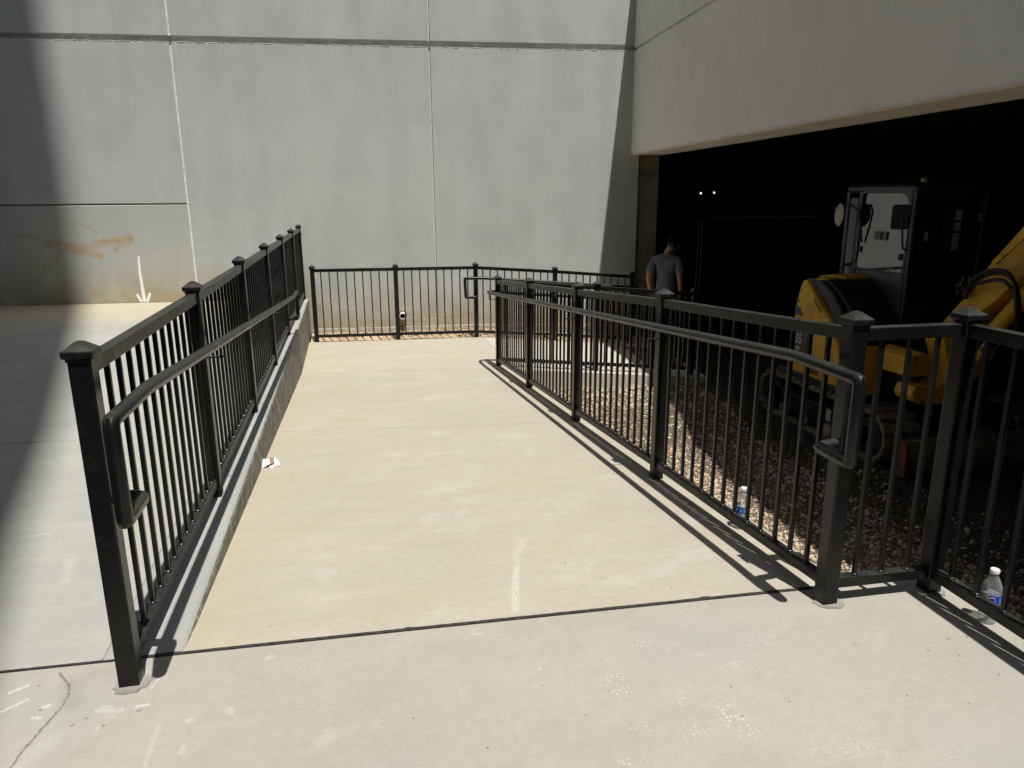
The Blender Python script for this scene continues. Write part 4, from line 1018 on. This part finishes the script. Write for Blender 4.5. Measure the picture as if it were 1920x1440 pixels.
# ------------------------------------------------------------------ bottles
def bottle(x, y, z, label, tilt=0., turn=0.):
    e = empty('water_bottle', (x, y, z), label, 'bottle', 'half full water bottles standing behind the railings')
    r = .0325
    def foot(j_, S=60): return .0
    prof = [(.012,.006),(.024,.002),(.029,.004),(r,.014),(r,.024),(r-.002,.028),(r,.032),(r,.046),(r-.002,.050),(r,.054),(r,.078),(r-.001,.082),(r-.001,.125),(r,.130),(r,.140),(.030,.152),(.024,.168),(.017,.182),(.0135,.190),(.0135,.200)]
    b = MB().lathe(prof, (0,0,0), 48)
    for i, v in enumerate(b.v):   # petal foot
        if v[2] < .03:
            a = math.atan2(v[1], v[0]); k = 1-.13*max(0, math.cos(5*a))**6*(1-v[2]/.03); b.v[i] = (v[0]*k, v[1]*k, v[2]+.006*max(0, math.cos(5*a))**6*(1-v[2]/.03))
    bo = b.obj('bottle_body', mat_pet, e, smooth=50, local=True)
    wt = MB().lathe([(.010,.0085),(.026,.0075),(r-.0022,.017),(r-.0022,.024),(r-.0042,.028),(r-.0022,.032),(r-.0022,.046),(r-.0042,.050),(r-.0022,.054),(r-.0022,.078),(r-.0032,.118),(.02,.1182),(.002,.1182)], (0,0,0), 48)
    wt.obj('water', mat_water, e, smooth=50, local=True)
    MB().lathe([(.0155,.198),(.0160,.199),(.0160,.212),(.0145,.2145),(.004,.215)], (0,0,0), 32).obj('bottle_cap', mat_white, e, smooth=40, local=True)
    def band(a0, a1, z0_, z1_, rad, mat, nm, par):
        mb = MB(); n = 20
        for k in range(n+1):
            a = R(a0+(a1-a0)*k/n)
            for rr_, zz in ((rad, z0_), (rad, z1_), (rad+.0004, z1_), (rad+.0004, z0_)): mb.v.append((rr_*math.cos(a), rr_*math.sin(a), zz))
        for k in range(n): 
            q0 = 4*k
            for j in range(4): mb.f.append((q0+j, q0+(j+1)%4, q0+4+(j+1)%4, q0+4+j))
        mb.f += [(0,1,2,3), (4*n+3,4*n+2,4*n+1,4*n)]
        return mb.obj(nm, mat, par, local=True)
    lb = band(turn-15, turn+130, .083, .124, r, mat_blue, 'label', e)
    for z_ in (.086, .1205): band(turn-15, turn+130, z_, z_+.0016, r+.0006, mat_txt, 'label_stripe', lb)
    band(turn-95, turn-15, .083, .124, r, simple('label_silver', (.30,.32,.33), .4, .3, 60), 'label_panel', lb)
    for k in range(5): band(turn-92+15*k, turn-86+15*k, .090, .114, r+.0006, mat_txt, 'label_letter', lb)
    ring = [((r+.0012)*math.cos(R(turn+4)+.30*math.cos(t)), (r+.0012)*math.sin(R(turn+4)+.30*math.cos(t)), .1035+.0095*math.sin(t)) for t in [6.2832*k/20 for k in range(21)]]
    MB().tube(ring, .0011, 6, cap=False).obj('label_emblem', mat_txt, lb, local=True)
    for k in range(2): band(turn+50+28*k, turn+66+28*k, .094, .112, r+.0006, simple('label_light_blue', (.12,.33,.62), .4, .1), 'label_letter', lb)
    return e
bottle(2.236, 2.016, 0, 'half full clear water bottle with blue label behind the near railing at lower right', turn=-130)
bottle(1.800, 3.035, rz(3.035), 'clear water bottle with blue label behind the ramp railing, beside the sunlit gravel', turn=-190)

# ------------------------------------------------------------------ paper litter
pp = empty('paper_litter', (-.62, 4.89, rz(4.89)), 'crumpled white and brown scrap of paper lying by the curb on the ramp', 'litter')
zb = rz(4.92)
def sheet(P, nu=7, jit=.005):
    mb = MB(); n = nu
    for i in range(n+1):
        for j in range(n+1):
            s_, t_ = i/n, j/n; p = (Vector(P[0])*(1-s_)+Vector(P[1])*s_)*(1-t_)+(Vector(P[3])*(1-s_)+Vector(P[2])*s_)*t_
            k = math.sin(s_*math.pi)*math.sin(t_*math.pi); p += Vector((random.uniform(-jit,jit), random.uniform(-jit,jit), random.uniform(-jit,jit)+.012*k)); p.z = max(p.z, zb+.004); mb.v.append(tuple(p))
    mb.f = [(i*(n+1)+j, (i+1)*(n+1)+j, (i+1)*(n+1)+j+1, i*(n+1)+j+1) for i in range(n) for j in range(n)]
    me = mb.mesh('scrap', mat_paper, smooth=25); return me
def paper(P, mat, nm):
    P = [(-.615+(x+.585)*.64, 4.90+(y-4.90)*.7, zb+(z-zb)*.7+.001) for x, y, z in P]
    me = sheet(P); me.materials.clear(); me.materials.append(mat); o = link(nm, me, pp); md = o.modifiers.new('th', 'SOLIDIFY'); md.thickness = .0012; return o
paper([(-.685,4.80,zb+.004),(-.60,4.86,zb+.045),(-.61,5.01,zb+.040),(-.70,4.98,zb+.05)], mat_paper, 'white_flap')
paper([(-.61,4.84,zb+.035),(-.555,4.87,zb+.04),(-.57,5.00,zb+.035),(-.61,5.0,zb+.05)], mat_paperb, 'brown_fold')
paper([(-.565,4.86,zb+.030),(-.48,4.88,zb+.004),(-.52,5.0,zb+.006),(-.58,5.02,zb+.05)], mat_paper, 'white_flap')
paper([(-.62,4.82,zb+.006),(-.50,4.86,zb+.006),(-.49,4.89,zb+.018),(-.60,4.86,zb+.012)], mat_paper, 'white_flap')
paper([(-.68,4.82,zb+.004),(-.50,4.87,zb+.004),(-.52,4.96,zb+.006),(-.68,4.94,zb+.006)], simple('dark_print', (.03,.025,.02), .8, .2), 'printed_inside')
